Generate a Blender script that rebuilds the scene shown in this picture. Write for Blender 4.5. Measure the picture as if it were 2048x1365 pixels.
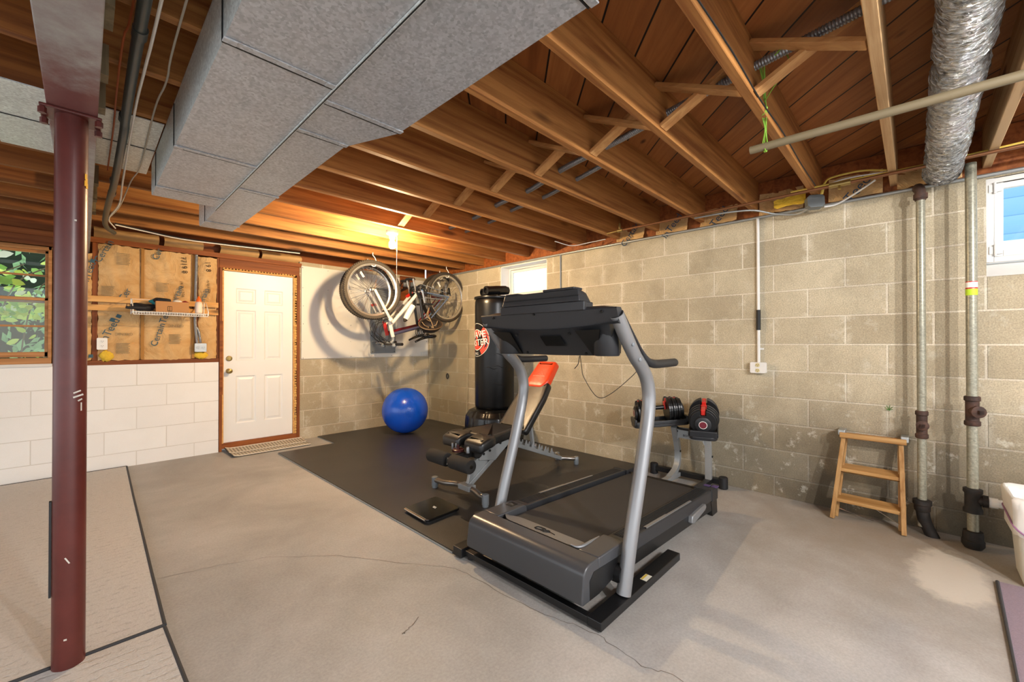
import bpy, bmesh, math, random
from mathutils import Vector as V, Matrix, Euler

# ---------------------------------------------------------------- camera, world, light, exposure
S = bpy.context.scene
for o in list(bpy.data.objects):
    bpy.data.objects.remove(o)
COL = S.collection
cam = bpy.data.cameras.new('camera'); cam.sensor_width = 36; cam.lens = 830.8 / 2048 * 36
cam.clip_start = 0.02; cam.clip_end = 200
camo = bpy.data.objects.new('camera', cam); COL.objects.link(camo)
camo.location = (0, 0, 1.175)
camo.rotation_euler = (math.radians(90.339), 0, -math.radians(45.87))
S.camera = camo
S.view_settings.view_transform = 'Standard'; S.view_settings.look = 'None'
S.view_settings.gamma = 1; S.view_settings.use_curve_mapping = False
S.view_settings.exposure = 0.6
WORLD_STRENGTH = 1.62
BULB_WATT = 2200.0
ROOM_WATT = 2400.0
w = bpy.data.worlds.new('sky'); S.world = w; w.use_nodes = True
nt = w.node_tree; bg = nt.nodes['Background']
tc = nt.nodes.new('ShaderNodeTexCoord'); sx = nt.nodes.new('ShaderNodeSeparateXYZ'); cr = nt.nodes.new('ShaderNodeValToRGB')
mr = nt.nodes.new('ShaderNodeMapRange'); mr.inputs[1].default_value = -0.4; mr.inputs[2].default_value = 0.8
nt.links.new(tc.outputs['Generated'], sx.inputs[0]); nt.links.new(sx.outputs[2], mr.inputs[0]); nt.links.new(mr.outputs[0], cr.inputs[0])
cr.color_ramp.elements[0].color = (0.79, 0.82, 0.86, 1); cr.color_ramp.elements[1].color = (0.92, 0.97, 1.0, 1)
nt.links.new(cr.outputs[0], bg.inputs[0]); bg.inputs[1].default_value = WORLD_STRENGTH

# ---------------------------------------------------------------- helpers
R = random.Random(7)
def lin(h):
    h = h.lstrip('#'); r = []
    for i in (0, 2, 4):
        c = int(h[i:i + 2], 16) / 255
        r.append(c / 12.92 if c <= 0.04045 else ((c + 0.055) / 1.055) ** 2.4)
    return (*r, 1.0)

class NT:
    def __init__(s, name):
        s.m = bpy.data.materials.new(name); s.m.use_nodes = True
        s.t = s.m.node_tree; s.b = s.t.nodes['Principled BSDF']; s.out = s.t.nodes['Material Output']
        s._tc = None
    def n(s, typ, ins=None, **kw):
        x = s.t.nodes.new('ShaderNode' + typ)
        for k, v in kw.items(): setattr(x, k, v)
        for k, v in (ins or {}).items(): s.set(x.inputs[k], v)
        return x
    def set(s, sock, v):
        if isinstance(v, bpy.types.NodeSocket): s.t.links.new(v, sock)
        else:
            if hasattr(sock, 'default_value') and isinstance(v, tuple) and len(v) == 3 and len(sock.default_value) == 4: v = (*v, 1)
            sock.default_value = v
    def obj(s):
        if not s._tc: s._tc = s.n('TexCoord')
        return s._tc.outputs['Object']
    def mapping(s, scale=(1, 1, 1), rot=(0, 0, 0), loc=(0, 0, 0), src=None):
        return s.n('Mapping', {'Vector': src or s.obj(), 'Scale': scale, 'Rotation': rot, 'Location': loc}).outputs[0]
    def noise(s, scale, detail=3, rough=.55, vec=None, dist=0):
        return s.n('TexNoise', {'Vector': vec or s.obj(), 'Scale': scale, 'Detail': detail, 'Roughness': rough, 'Distortion': dist}).outputs['Fac']
    def ramp(s, fac, stops):
        x = s.n('ValToRGB', {'Fac': fac}); e = x.color_ramp.elements
        while len(e) < len(stops): e.new(.5)
        for i, (p, c) in enumerate(stops):
            e[i].position = p; e[i].color = c if isinstance(c, tuple) else (lin(c) if isinstance(c, str) else (c, c, c, 1))
        return x.outputs[0]
    def mix(s, f, a, b, mode='MIX'):
        x = s.n('MixRGB', blend_type=mode); s.set(x.inputs[0], f); s.set(x.inputs[1], a); s.set(x.inputs[2], b); return x.outputs[0]
    def math(s, op, a, b=0.0):
        x = s.n('Math', operation=op); s.set(x.inputs[0], a); s.set(x.inputs[1], b); return x.outputs[0]
    def bump(s, h, strength=.3, dist=.01):
        x = s.n('Bump', {'Height': h, 'Strength': strength, 'Distance': dist}); s.t.links.new(x.outputs[0], s.b.inputs['Normal'])
    def fin(s, col=None, rough=.5, metal=0.0, spec=None, **kw):
        if col is not None: s.set(s.b.inputs['Base Color'], lin(col) if isinstance(col, str) else col)
        s.set(s.b.inputs['Roughness'], rough); s.set(s.b.inputs['Metallic'], metal)
        if spec is not None: s.set(s.b.inputs['Specular IOR Level'], spec)
        for k, v in kw.items(): s.set(s.b.inputs[k], v)
        return s.m

def plain(name, col, rough=.5, metal=0.0, var=.12, vs=6.0, bump=0.0, bs=200.0, spec=None):
    t = NT(name); c = lin(col)
    lo = tuple(x * (1 - var) for x in c[:3]); hi = tuple(min(1, x * (1 + var)) for x in c[:3])
    f = t.noise(vs, 4, .6)
    cc = t.mix(f, (*lo, 1), (*hi, 1))
    if bump: t.bump(t.noise(bs, 2), bump, .004)
    return t.fin(cc, rough, metal, spec)

def wood(name, dark, light, axis='x', rough=.6, ring=1.0, knots=True, fine=26.0):
    t = NT(name); long = 1.1
    sc = {'x': (long, fine, fine), 'y': (fine, long, fine), 'z': (fine, fine, long)}[axis]
    rnd = t.n('ObjectInfo').outputs['Random']
    off = t.n('CombineXYZ', {0: t.math('MULTIPLY', rnd, 13.0), 1: t.math('MULTIPLY', rnd, 7.0), 2: t.math('MULTIPLY', rnd, 5.0)}).outputs[0]
    vec = t.n('VectorMath', {0: t.obj(), 1: off}, operation='ADD').outputs[0]
    mp = t.mapping(sc, src=vec)
    g = t.noise(1.0, 6, .62, mp, .6)
    big = t.noise(2.2, 3, .5, t.mapping({'x': (.5, 2, 2), 'y': (2, .5, 2), 'z': (2, 2, .5)}[axis], src=vec))
    c = t.ramp(g, [(.33, dark), (.62, light)])
    c = t.mix(t.math('MULTIPLY', big, .55), c, lin(dark))
    hv = t.n('HueSaturation', {'Value': t.math('ADD', t.math('MULTIPLY', rnd, .3), .85), 'Color': c}).outputs[0]
    if knots:
        vo = t.n('TexVoronoi', {'Vector': t.mapping({'x': (1.3, 5, 5), 'y': (5, 1.3, 5), 'z': (5, 5, 1.3)}[axis], src=vec), 'Scale': 1.0, 'Randomness': 1.0}).outputs['Distance']
        k = t.ramp(vo, [(.07, 1.0), (.15, 0.0)])
        hv = t.mix(t.math('MULTIPLY', k, .75), hv, lin('#3a1c0c'))
    t.bump(g, .18, .004)
    return t.fin(hv, rough, spec=.3)

class MB:
    """collects shapes in world coordinates; build() links them as one mesh object"""
    def __init__(s): s.v = []; s.f = []; s.M = None
    def add(s, vs, fs, M=None):
        b = len(s.v)
        for q in vs:
            q = V(q)
            if M is not None: q = M @ q
            if s.M is not None: q = s.M @ q
            s.v.append(q)
        s.f += [tuple(i + b for i in f) for f in fs]; return s
    def box(s, lo, hi, M=None):
        x0, y0, z0 = lo; x1, y1, z1 = hi
        if x0 > x1: x0, x1 = x1, x0
        if y0 > y1: y0, y1 = y1, y0
        if z0 > z1: z0, z1 = z1, z0
        return s.add([(x0, y0, z0), (x1, y0, z0), (x1, y1, z0), (x0, y1, z0), (x0, y0, z1), (x1, y0, z1), (x1, y1, z1), (x0, y1, z1)],
                     [(0, 3, 2, 1), (4, 5, 6, 7), (0, 1, 5, 4), (1, 2, 6, 5), (2, 3, 7, 6), (3, 0, 4, 7)], M)
    def cbox(s, c, size, rot=(0, 0, 0)):
        M = Matrix.Translation(c) @ Euler(rot).to_matrix().to_4x4(); h = [x / 2 for x in size]
        return s.box([-x for x in h], h, M)
    def bar(s, a, b, w_, h_, up=(0, 0, 1)):
        """rectangular bar from a to b: w_ across, h_ along 'up'"""
        a, b = V(a), V(b); d = (b - a); L = d.length; d.normalize(); u = V(up)
        x = d.cross(u)
        if x.length < 1e-4: x = d.cross(V((1, 0, 0)))
        x.normalize(); u = x.cross(d).normalized()
        M = Matrix((x, d, u)).transposed().to_4x4(); M.translation = a
        return s.box((-w_ / 2, 0, -h_ / 2), (w_ / 2, L, h_ / 2), M)
    def tube(s, path, r, seg=12, closed=False, caps=True, smoothn=0):
        P = [V(q) for q in path]; n = len(P)
        if smoothn: P = spline(P, smoothn, closed); n = len(P)
        rr = r if isinstance(r, (list, tuple)) else [r] * n
        if len(rr) != n:
            k = len(rr) - 1; rr = [rr[min(k - 1, int(i * k / (n - 1)))] * (1 - ((i * k / (n - 1)) - min(k - 1, int(i * k / (n - 1))))) + rr[min(k - 1, int(i * k / (n - 1))) + 1] * ((i * k / (n - 1)) - min(k - 1, int(i * k / (n - 1)))) for i in range(n)]
        vs = []; up = None
        for i in range(n):
            if closed: t = P[(i + 1) % n] - P[i - 1]
            else: t = P[min(i + 1, n - 1)] - P[max(i - 1, 0)]
            if t.length < 1e-9: t = V((0, 0, 1))
            t.normalize()
            if up is None:
                up = t.cross(V((0, 0, 1)))
                if up.length < .05: up = t.cross(V((1, 0, 0)))
            up = (up - t * up.dot(t)).normalized(); bi = t.cross(up)
            q = rr[i]
            for k in range(seg):
                a = 2 * math.pi * k / seg; vs.append(P[i] + up * (math.cos(a) * q) + bi * (math.sin(a) * q))
        fs = []
        m = n if closed else n - 1
        for i in range(m):
            j = (i + 1) % n
            for k in range(seg):
                l = (k + 1) % seg; fs.append((i * seg + k, i * seg + l, j * seg + l, j * seg + k))
        if caps and not closed: fs += [tuple(range(seg - 1, -1, -1)), tuple((n - 1) * seg + k for k in range(seg))]
        return s.add(vs, fs)
    def lathe(s, prof, c=(0, 0, 0), axis=(0, 0, 1), seg=24):
        """prof: (radius, height) pairs along axis from c"""
        z = V(axis).normalized(); x = z.cross(V((0, 0, 1)))
        if x.length < .05: x = V((1, 0, 0))
        x.normalize(); y = z.cross(x); c = V(c); vs = []; fs = []
        for (r, h) in prof:
            for k in range(seg):
                a = 2 * math.pi * k / seg; vs.append(c + z * h + x * (r * math.cos(a)) + y * (r * math.sin(a)))
        n = len(prof)
        for i in range(n - 1):
            for k in range(seg):
                l = (k + 1) % seg; fs.append((i * seg + k, i * seg + l, (i + 1) * seg + l, (i + 1) * seg + k))
        if prof[0][0] > 1e-5: fs.append(tuple(range(seg - 1, -1, -1)))
        if prof[-1][0] > 1e-5: fs.append(tuple((n - 1) * seg + k for k in range(seg)))
        return s.add(vs, fs)
    def cyl(s, a, b, r, seg=20):
        a, b = V(a), V(b); return s.lathe([(r, 0), (r, (b - a).length)], a, b - a, seg)
    def prism(s, poly, M, d):
        """poly in local xy, extruded 0..d along local z"""
        n = len(poly)
        vs = [(x, y, 0) for x, y in poly] + [(x, y, d) for x, y in poly]
        return s.add(vs, [tuple(range(n - 1, -1, -1)), tuple(range(n, 2 * n))] + [(i, (i + 1) % n, n + (i + 1) % n, n + i) for i in range(n)], M)
    def grid(s, fn, nu, nv, closeu=False):
        vs = [fn(i / (nu if closeu else nu - 1), j / (nv - 1)) for j in range(nv) for i in range(nu)]
        fs = []
        for j in range(nv - 1):
            for i in range(nu if closeu else nu - 1):
                k = (i + 1) % nu; fs.append((j * nu + i, j * nu + k, (j + 1) * nu + k, (j + 1) * nu + i))
        return s.add(vs, fs)
    def ball(s, c, r, seg=16, rings=10, sq=(1, 1, 1)):
        c = V(c)
        return s.add([c + V((r * sq[0] * math.sin(math.pi * j / rings) * math.cos(2 * math.pi * i / seg), r * sq[1] * math.sin(math.pi * j / rings) * math.sin(2 * math.pi * i / seg), r * sq[2] * math.cos(math.pi * j / rings))) for j in range(rings + 1) for i in range(seg)],
                     [(j * seg + i, (j + 1) * seg + i, (j + 1) * seg + (i + 1) % seg, j * seg + (i + 1) % seg) for j in range(rings) for i in range(seg)])
    def text(s, txt, size, M, depth=0.0006):
        cu = bpy.data.curves.new('t', 'FONT'); cu.body = txt; cu.size = size; cu.extrude = depth; cu.align_x = 'CENTER'; cu.align_y = 'CENTER'; cu.resolution_u = 3
        ob = bpy.data.objects.new('t', cu); COL.objects.link(ob); bpy.context.view_layer.update()
        me = bpy.data.meshes.new_from_object(ob.evaluated_get(bpy.context.evaluated_depsgraph_get()))
        s.add([q.co.copy() for q in me.vertices], [tuple(p.vertices) for p in me.polygons], M)
        bpy.data.objects.remove(ob); bpy.data.curves.remove(cu); bpy.data.meshes.remove(me); return s
    def build(s, name, m, parent=None, smooth=False, bevel=0.0, seg=2, loc=None, **kw):
        me = bpy.data.meshes.new(name)
        if parent is not None: org = wpos(parent)
        elif loc is not None: org = V(loc)
        else:
            xs = [q.x for q in s.v]; ys = [q.y for q in s.v]; zs = [q.z for q in s.v]
            org = V(((min(xs) + max(xs)) / 2, (min(ys) + max(ys)) / 2, min(zs)))
        me.from_pydata([tuple(q - org) for q in s.v], [], s.f); me.update()
        bm = bmesh.new(); bm.from_mesh(me); bmesh.ops.remove_doubles(bm, verts=bm.verts, dist=1e-6); bmesh.ops.recalc_face_normals(bm, faces=bm.faces); bm.to_mesh(me); bm.free()
        o = bpy.data.objects.new(name, me); COL.objects.link(o); me.materials.append(m)
        if parent is not None: o.parent = parent
        else: o.location = org
        if smooth:
            for p in me.polygons: p.use_smooth = True
            if smooth != 'all':
                try: me.set_sharp_from_angle(angle=math.radians(smooth if smooth is not True else 40))
                except Exception: pass
        if bevel:
            b = o.modifiers.new('bevel', 'BEVEL'); b.width = bevel; b.segments = seg; b.limit_method = 'ANGLE'; b.angle_limit = math.radians(40)
            b.harden_normals = False
        tag(o, **kw)
        return o
def wpos(o):
    q = V((0, 0, 0))
    while o is not None: q = q + o.location; o = o.parent
    return q
def tag(o, label=None, cat=None, group=None, kind=None):
    if label: o['label'] = label
    if cat: o['category'] = cat
    if group: o['group'] = group
    if kind: o['kind'] = kind
    return o
def thing(name, label, cat, loc, group=None, kind=None):
    o = bpy.data.objects.new(name, None); COL.objects.link(o); o.location = loc; o.empty_display_size = .1
    return tag(o, label, cat, group, kind)
def spline(P, k, closed=False):
    out = []; n = len(P)
    for i in range(n if closed else n - 1):
        p0 = P[(i - 1) % n] if closed or i > 0 else P[0] * 2 - P[1]
        p1 = P[i]; p2 = P[(i + 1) % n]
        p3 = P[(i + 2) % n] if closed or i + 2 < n else P[n - 1] * 2 - P[n - 2]
        for j in range(k):
            t = j / k
            out.append(.5 * ((2 * p1) + (p2 - p0) * t + (2 * p0 - 5 * p1 + 4 * p2 - p3) * t * t + (3 * p1 - p0 - 3 * p2 + p3) * t ** 3))
    if not closed: out.append(P[-1])
    return out
def frame(o, x, y):
    """matrix with local x, y along the given world directions"""
    x = V(x).normalized(); y = V(y); y = (y - x * y.dot(x)).normalized(); z = x.cross(y)
    M = Matrix((x, y, z)).transposed().to_4x4(); M.translation = V(o); return M
ORD = ['first', 'second', 'third', 'fourth', 'fifth', 'sixth', 'seventh', 'eighth', 'ninth', 'tenth', 'eleventh', 'twelfth', 'thirteenth', 'fourteenth', 'fifteenth', 'sixteenth', 'seventeenth']

# ---------------------------------------------------------------- materials
def block_mat(name, cols, mortar, axis, loc, bw, rh, stain=None, bumpst=.8, ms=.007, speck=.35):
    t = NT(name)
    gp = t.n('NewGeometry').outputs['Position']
    sp = t.n('SeparateXYZ', {0: gp})
    u = sp.outputs[axis]; z = sp.outputs[2]
    vec = t.n('CombineXYZ', {0: t.math('ADD', u, loc[0]), 1: t.math('ADD', z, loc[1])}).outputs[0]
    br = t.n('TexBrick', {'Vector': vec, 'Color1': lin(cols[0]), 'Color2': lin(cols[1]), 'Mortar': lin(mortar), 'Scale': 1.0, 'Mortar Size': ms, 'Mortar Smooth': .25, 'Bias': 0.0, 'Brick Width': bw, 'Row Height': rh}, offset=.5, squash=1.0)
    c = br.outputs['Color']
    n1 = t.noise(3.0, 5, .65, gp); n2 = t.noise(140, 3, .7, gp)
    c = t.mix(t.math('MULTIPLY', t.ramp(n1, [(.42, 0.0), (.75, 1.0)]), .55), c, lin(cols[2]))
    if stain:
        row = t.math('FLOOR', t.math('DIVIDE', t.math('ADD', z, loc[1]), rh)); odd = t.math('MODULO', row, 2.0)
        fx = t.math('FRACT', t.math('ADD', t.math('DIVIDE', t.math('ADD', u, loc[0]), bw), t.math('MULTIPLY', t.math('SUBTRACT', 1.0, odd), .5)))
        dj = t.math('ABSOLUTE', t.math('SUBTRACT', fx, .5))
        chip = t.math('MULTIPLY', t.ramp(dj, [(.40, 0.0), (.475, 1.0)]), t.ramp(t.noise(9.0, 5, .7, gp, .6), [(.50, 0.0), (.58, 1.0)]))
        c = t.mix(t.math('MULTIPLY', chip, .42), c, lin('#d8d2c3'))
        lowd = t.math('MULTIPLY', t.ramp(t.noise(2.1, 4, .6, gp), [(.5, 0.0), (.62, 1.0)]), .22)
        c = t.mix(lowd, c, lin('#7e7463'))
    c = t.mix(speck, c, t.ramp(n2, [(.3, '#555048'), (.7, '#f2ecdc')]), 'OVERLAY')
    if stain:
        # damp, salty band low on the wall with an uneven edge
        zz = t.math('ADD', z, t.math('MULTIPLY', t.math('SUBTRACT', t.noise(1.6, 4, .6, gp), .5), -1.1))
        m = t.ramp(t.n('MapRange', {0: zz, 1: .15, 2: 1.05}).outputs[0], [(0.0, 1.0), (1.0, 0.0)])
        near = t.ramp(t.n('MapRange', {0: sp.outputs[1], 1: .5, 2: 2.2}).outputs[0], [(0.0, 1.0), (1.0, .15)])
        c = t.mix(t.math('MULTIPLY', t.math('MULTIPLY', m, near), .85), c, lin(stain))
        ef = t.math('MULTIPLY', t.ramp(t.noise(7.0, 6, .75, gp), [(.57, 0.0), (.66, 1.0)]), t.ramp(t.n('MapRange', {0: z, 1: .2, 2: 1.7}).outputs[0], [(0.0, .5), (1.0, .12)]))
        c = t.mix(ef, c, lin('#d3cfc0'))
    h = t.math('SUBTRACT', t.math('MULTIPLY', n2, .22), br.outputs['Fac'])
    t.bump(h, bumpst, .006)
    return t.fin(c, .9, spec=.2)

RH = .2032
M_blockR = block_mat('bare_grey_block', ['#bfb59f', '#a89d87', '#958a74'], '#d2c9b8', 1, (.434 * 20 - .132, .0515 + RH * 10), .434, RH, stain='#4d4437')
M_blockB = block_mat('bare_block_by_door', ['#c3b8a3', '#b0a58f', '#9c917b'], '#d2c9b8', 0, (.445 * 20 - 2.107 + .2225, 2.106 - .98 + .2106), .445, .2106, stain='#8d8472')
M_blockW = block_mat('white_painted_block', ['#ecebe8', '#e9e7e4', '#e2e0dc'], '#d3cfc8', 0, (.447 * 20 - .358, .2106 * 10 - .98), .447, .2106, bumpst=.4, ms=.004, speck=.08)

def floor_mat():
    t = NT('worn_concrete'); gp = t.n('NewGeometry').outputs['Position']
    n1 = t.noise(.9, 5, .6, gp, .5); n2 = t.noise(5, 6, .7, gp); n3 = t.noise(90, 3, .7, gp)
    c = t.ramp(n1, [(.3, '#9c9b98'), (.55, '#b6b5b3'), (.75, '#c3c3c2')])
    c = t.mix(.30, c, t.ramp(n2, [(.3, '#a09788'), (.7, '#e4dfd8')]), 'MULTIPLY')
    c = t.mix(.16, c, t.ramp(n3, [(.35, '#777777'), (.65, '#dddddd')]), 'OVERLAY')
    # brown water staining towards the block wall and drain pipes
    sp = t.n('SeparateXYZ', {0: gp})
    d = t.n('VectorMath', {0: gp, 1: (3.5, .1, 0)}, operation='DISTANCE').outputs['Value']
    m = t.ramp(t.math('ADD', t.math('MULTIPLY', d, .5), t.math('MULTIPLY', n2, .5)), [(.3, 1.0), (.95, 0.0)])
    c = t.mix(t.math('MULTIPLY', m, .75), c, lin('#857865'))
    d2 = t.n('VectorMath', {0: t.n('VectorMath', {0: gp, 1: (1.0, 2.3, 1)}, operation='MULTIPLY').outputs[0], 1: (3.05, -.28, 0)}, operation='DISTANCE').outputs['Value']
    m2 = t.ramp(t.math('ADD', d2, t.math('MULTIPLY', t.math('SUBTRACT', n2, .5), .5)), [(.26, 1.0), (.36, 0.0)])
    c = t.mix(t.math('MULTIPLY', m2, .6), c, lin('#cfc8ba'))
    d3 = t.n('VectorMath', {0: gp, 1: (.9, 5.1, 0)}, operation='DISTANCE').outputs['Value']
    m3 = t.ramp(t.math('ADD', t.math('MULTIPLY', d3, .6), t.math('MULTIPLY', n2, .5)), [(.35, 1.0), (.8, 0.0)])
    c = t.mix(t.math('MULTIPLY', m3, .3), c, lin('#8d8375'))
    t.bump(t.math('ADD', n3, n2), .12, .004)
    return t.fin(c, t.math('ADD', t.math('MULTIPLY', n2, .3), .42), spec=.35)
M_floor = floor_mat()

def deck_mat():
    t = NT('diagonal_board_deck'); gp = t.n('NewGeometry').outputs['Position']
    mp = t.mapping((1, 1, 1), (0, 0, -math.pi / 4), src=gp)
    br = t.n('TexBrick', {'Vector': mp, 'Color1': lin('#8f5629'), 'Color2': lin('#aa6f3c'), 'Mortar': lin('#120a06'), 'Scale': 1.0, 'Mortar Size': .0045, 'Mortar Smooth': .1, 'Brick Width': 7.3, 'Row Height': .192}, offset=.37)
    g = t.noise(1.0, 6, .62, t.mapping((1.6, 22, 22), src=mp), .8)
    c = t.mix(.6, br.outputs['Color'], t.ramp(g, [(.25, '#9a7350'), (.7, '#ffffff')]), 'MULTIPLY')
    vo = t.n('TexVoronoi', {'Vector': t.mapping((2.2, 4.5, 1), src=mp), 'Scale': 1.0}).outputs['Distance']
    c = t.mix(t.ramp(vo, [(.05, .85), (.10, 0.0)]), c, lin('#241008'))
    c = t.mix(t.ramp(t.noise(1.1, 4, .6, gp), [(.55, 0.0), (.75, .4)]), c, lin('#6a4022'))
    t.bump(t.math('SUBTRACT', t.math('MULTIPLY', g, .2), br.outputs['Fac']), .4, .004)
    return t.fin(c, .6, spec=.3)
M_deck = deck_mat()
M_joist = wood('fir_joist', '#7c4a24', '#bb8449', 'x')
M_joist_pale = wood('pale_joist', '#a37b50', '#d2b184', 'x')
M_joist_left = wood('shade_darkened_joist', '#693a19', '#9c6530', 'x')  # joist wood darkened to imitate the dimmer light left of the beam
M_stud = wood('reddish_stud', '#6a3413', '#9a5a2a', 'x', knots=False)
M_studz = wood('reddish_post', '#6a3413', '#9a5a2a', 'z', knots=False)
M_pine = wood('pale_pine', '#c08a48', '#dcae70', 'x')
M_brace = wood('bracing_pine', '#a87444', '#cf9f66', 'y', knots=False)
M_oak = wood('golden_oak', '#8f6534', '#c09862', 'y', rough=.45, knots=False, fine=34)
M_oakz = wood('golden_oak_rail', '#8f6534', '#c09862', 'z', rough=.45, knots=False, fine=34)
M_weathered = wood('weathered_pine', '#6f6048', '#998a6a', 'z', knots=False)
M_sash = wood('brown_sash', '#94602f', '#c08c56', 'x', knots=False, rough=.45)

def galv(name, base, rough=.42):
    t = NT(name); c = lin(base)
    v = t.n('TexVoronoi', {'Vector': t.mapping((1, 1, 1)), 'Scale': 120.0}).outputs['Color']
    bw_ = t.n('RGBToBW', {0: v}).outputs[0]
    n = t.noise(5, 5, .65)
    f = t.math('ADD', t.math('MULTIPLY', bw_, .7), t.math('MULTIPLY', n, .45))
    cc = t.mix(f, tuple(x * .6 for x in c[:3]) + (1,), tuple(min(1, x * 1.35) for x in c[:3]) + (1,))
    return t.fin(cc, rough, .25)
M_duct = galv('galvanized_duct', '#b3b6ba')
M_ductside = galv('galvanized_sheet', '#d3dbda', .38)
M_pipe = galv('weathered_galvanized_pipe', '#8d8a79', .34)
M_conduit = plain('grey_corrugated_steel', '#8f9296', .3, .55)
M_seam = plain('dark_seam', '#202123', .5, .3)
def foil_mat():
    t = NT('crinkled_foil')
    n = t.noise(1.0, 6, .7, t.mapping((55, 22, 22)), 1.2)
    v = t.n('TexVoronoi', {'Vector': t.mapping((90, 30, 30)), 'Scale': 1.0}).outputs['Distance']
    t.bump(t.math('ADD', n, t.math('MULTIPLY', v, .6)), 1.0, .03)
    return t.fin(t.ramp(n, [(.3, '#626262'), (.65, '#dcdcda')]), .14, .97)  # shade of the crinkles put into the colour, darker in the folds
M_foil = foil_mat()
def worn(name, a, b, scale, lohi, rough=.4):
    t = NT(name); f = t.ramp(t.noise(scale, 6, .7), [(lohi[0], 0.0), (lohi[1], 1.0)])
    t.bump(t.noise(60, 3), .06, .003)
    return t.fin(t.mix(f, lin(a), lin(b)), rough, spec=.5)
M_redpaint = worn('oxide_red_paint', '#5e2822', '#481d18', 3.0, (.4, .7), .34)
def beam_mat():
    t = NT('mauve_grey_primed_steel'); gp = t.n('NewGeometry').outputs['Position']; y = t.n('SeparateXYZ', {0: gp}).outputs[1]
    n = t.noise(9, 6, .7)
    c = t.mix(t.ramp(n, [(.38, 0.0), (.66, 1.0)]), lin('#8f8583'), lin('#a3a29f'))
    # oxide red overspray around the column head
    m = t.ramp(t.math('ADD', t.math('ABSOLUTE', t.math('SUBTRACT', y, 2.12)), t.math('MULTIPLY', t.math('SUBTRACT', n, .5), .5)), [(.12, 1.0), (.42, 0.0)])
    c = t.mix(t.math('MULTIPLY', m, .85), c, lin('#6b2a28'))
    return t.fin(c, .5, spec=.4)
M_beam = beam_mat()
M_rust = worn('rusty_cast_iron', '#2c1d17', '#5a3a2a', 14, (.4, .7), .75)
M_castiron = worn('black_cast_iron', '#15120f', '#33261e', 12, (.45, .75), .7)
M_copper = plain('tarnished_copper', '#83583a', .42, .65)
M_brass = plain('brass_fitting', '#a08a55', .35, .8)
M_whitepaint = plain('white_door_paint', '#e6e6e4', .38, var=.03)
M_whiteplastic = plain('white_plastic', '#e9e6df', .35, var=.03)
M_panelwhite = plain('white_wall_panel', '#dedad1', .55, var=.05, vs=2.5)
M_offwhite = plain('off_white_frame', '#d6d4cf', .5, var=.06)
M_greymetal = plain('grey_electrical_steel', '#7d8388', .45, .2, var=.08)
M_junction = plain('grey_junction_box', '#74797a', .5, .3)
M_elecbox = plain('zinc_box', '#a9acab', .4, .6)
M_black = plain('black_plastic', '#222326', .42, var=.12, bump=.05, bs=500)
M_blacksteel = plain('black_powdercoat', '#151516', .36, var=.15)
M_charcoal = plain('charcoal_plastic', '#2d2e31', .36, var=.08, bump=.04, bs=600)
M_hood = plain('graphite_hood_plastic', '#47484b', .30, .15, var=.06)
M_darkrub = plain('dark_rubber', '#17171a', .6, var=.2)
M_silver = plain('silver_paint', '#8f9092', .34, .5, var=.05)
M_greyframe = plain('grey_enamel_frame', '#9c9fa0', .34, .35, var=.06)
M_chrome = plain('bright_chrome', '#d8d9da', .12, 1.0, var=.03)
M_steel = plain('brushed_steel', '#8b8680', .28, .85, var=.08)
M_logo = plain('black_print', '#101010', .5)
M_printblue = plain('blue_print_ink', '#3a5a66', .8)
M_printgrey = plain('grey_print_ink', '#8f7d5c', .8)
M_printblack = plain('black_print_ink', '#3b2d1c', .8)
def vinyl(name, col, rough=.25, bs=26, sp_=.55):
    t = NT(name); n = t.noise(bs, 4, .6); t.bump(n, .12, .01)
    return t.fin(t.mix(t.noise(4, 3), tuple(x * .8 for x in lin(col)[:3]) + (1,), lin(col)), rough, spec=sp_)
M_vinyl = vinyl('glossy_black_vinyl', '#131314')
M_pad = vinyl('bench_pad_vinyl', '#1a1a1b', .38, 12, .7)
M_bag = vinyl('black_bag_vinyl', '#0d0d0e', .3, 9, .32)
M_foam = plain('black_foam_sleeve', '#1d1a18', .85, var=.2, bump=.3, bs=300)
M_orange = vinyl('orange_red_vinyl', '#e8441c', .35)
M_ball = vinyl('blue_ball_rubber', '#1456d0', .22, 3)
M_mat = plain('black_foam_mat', '#353331', .42, var=.25, vs=1.5, bump=.25, bs=240)
M_mattooth = plain('grey_foam_underside', '#8c9090', .8, var=.05)
def kraft_mat():
    t = NT('crumpled_kraft_paper'); n = t.noise(7, 6, .62, dist=1.2); n2 = t.noise(2.2, 3)
    t.bump(n, .9, .03)
    c = t.ramp(t.math('ADD', t.math('MULTIPLY', n, .5), t.math('MULTIPLY', n2, .5)), [(.35, '#bf9259'), (.65, '#dfbc88')])
    return t.fin(c, .7, spec=.3)
M_kraft = kraft_mat()
M_kraftdark = plain('kraft_paper_edge', '#a57436', .8)
M_wool = plain('yellow_glass_wool', '#e0b83a', .95, var=.25, vs=30, bump=.8, bs=60)
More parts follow.
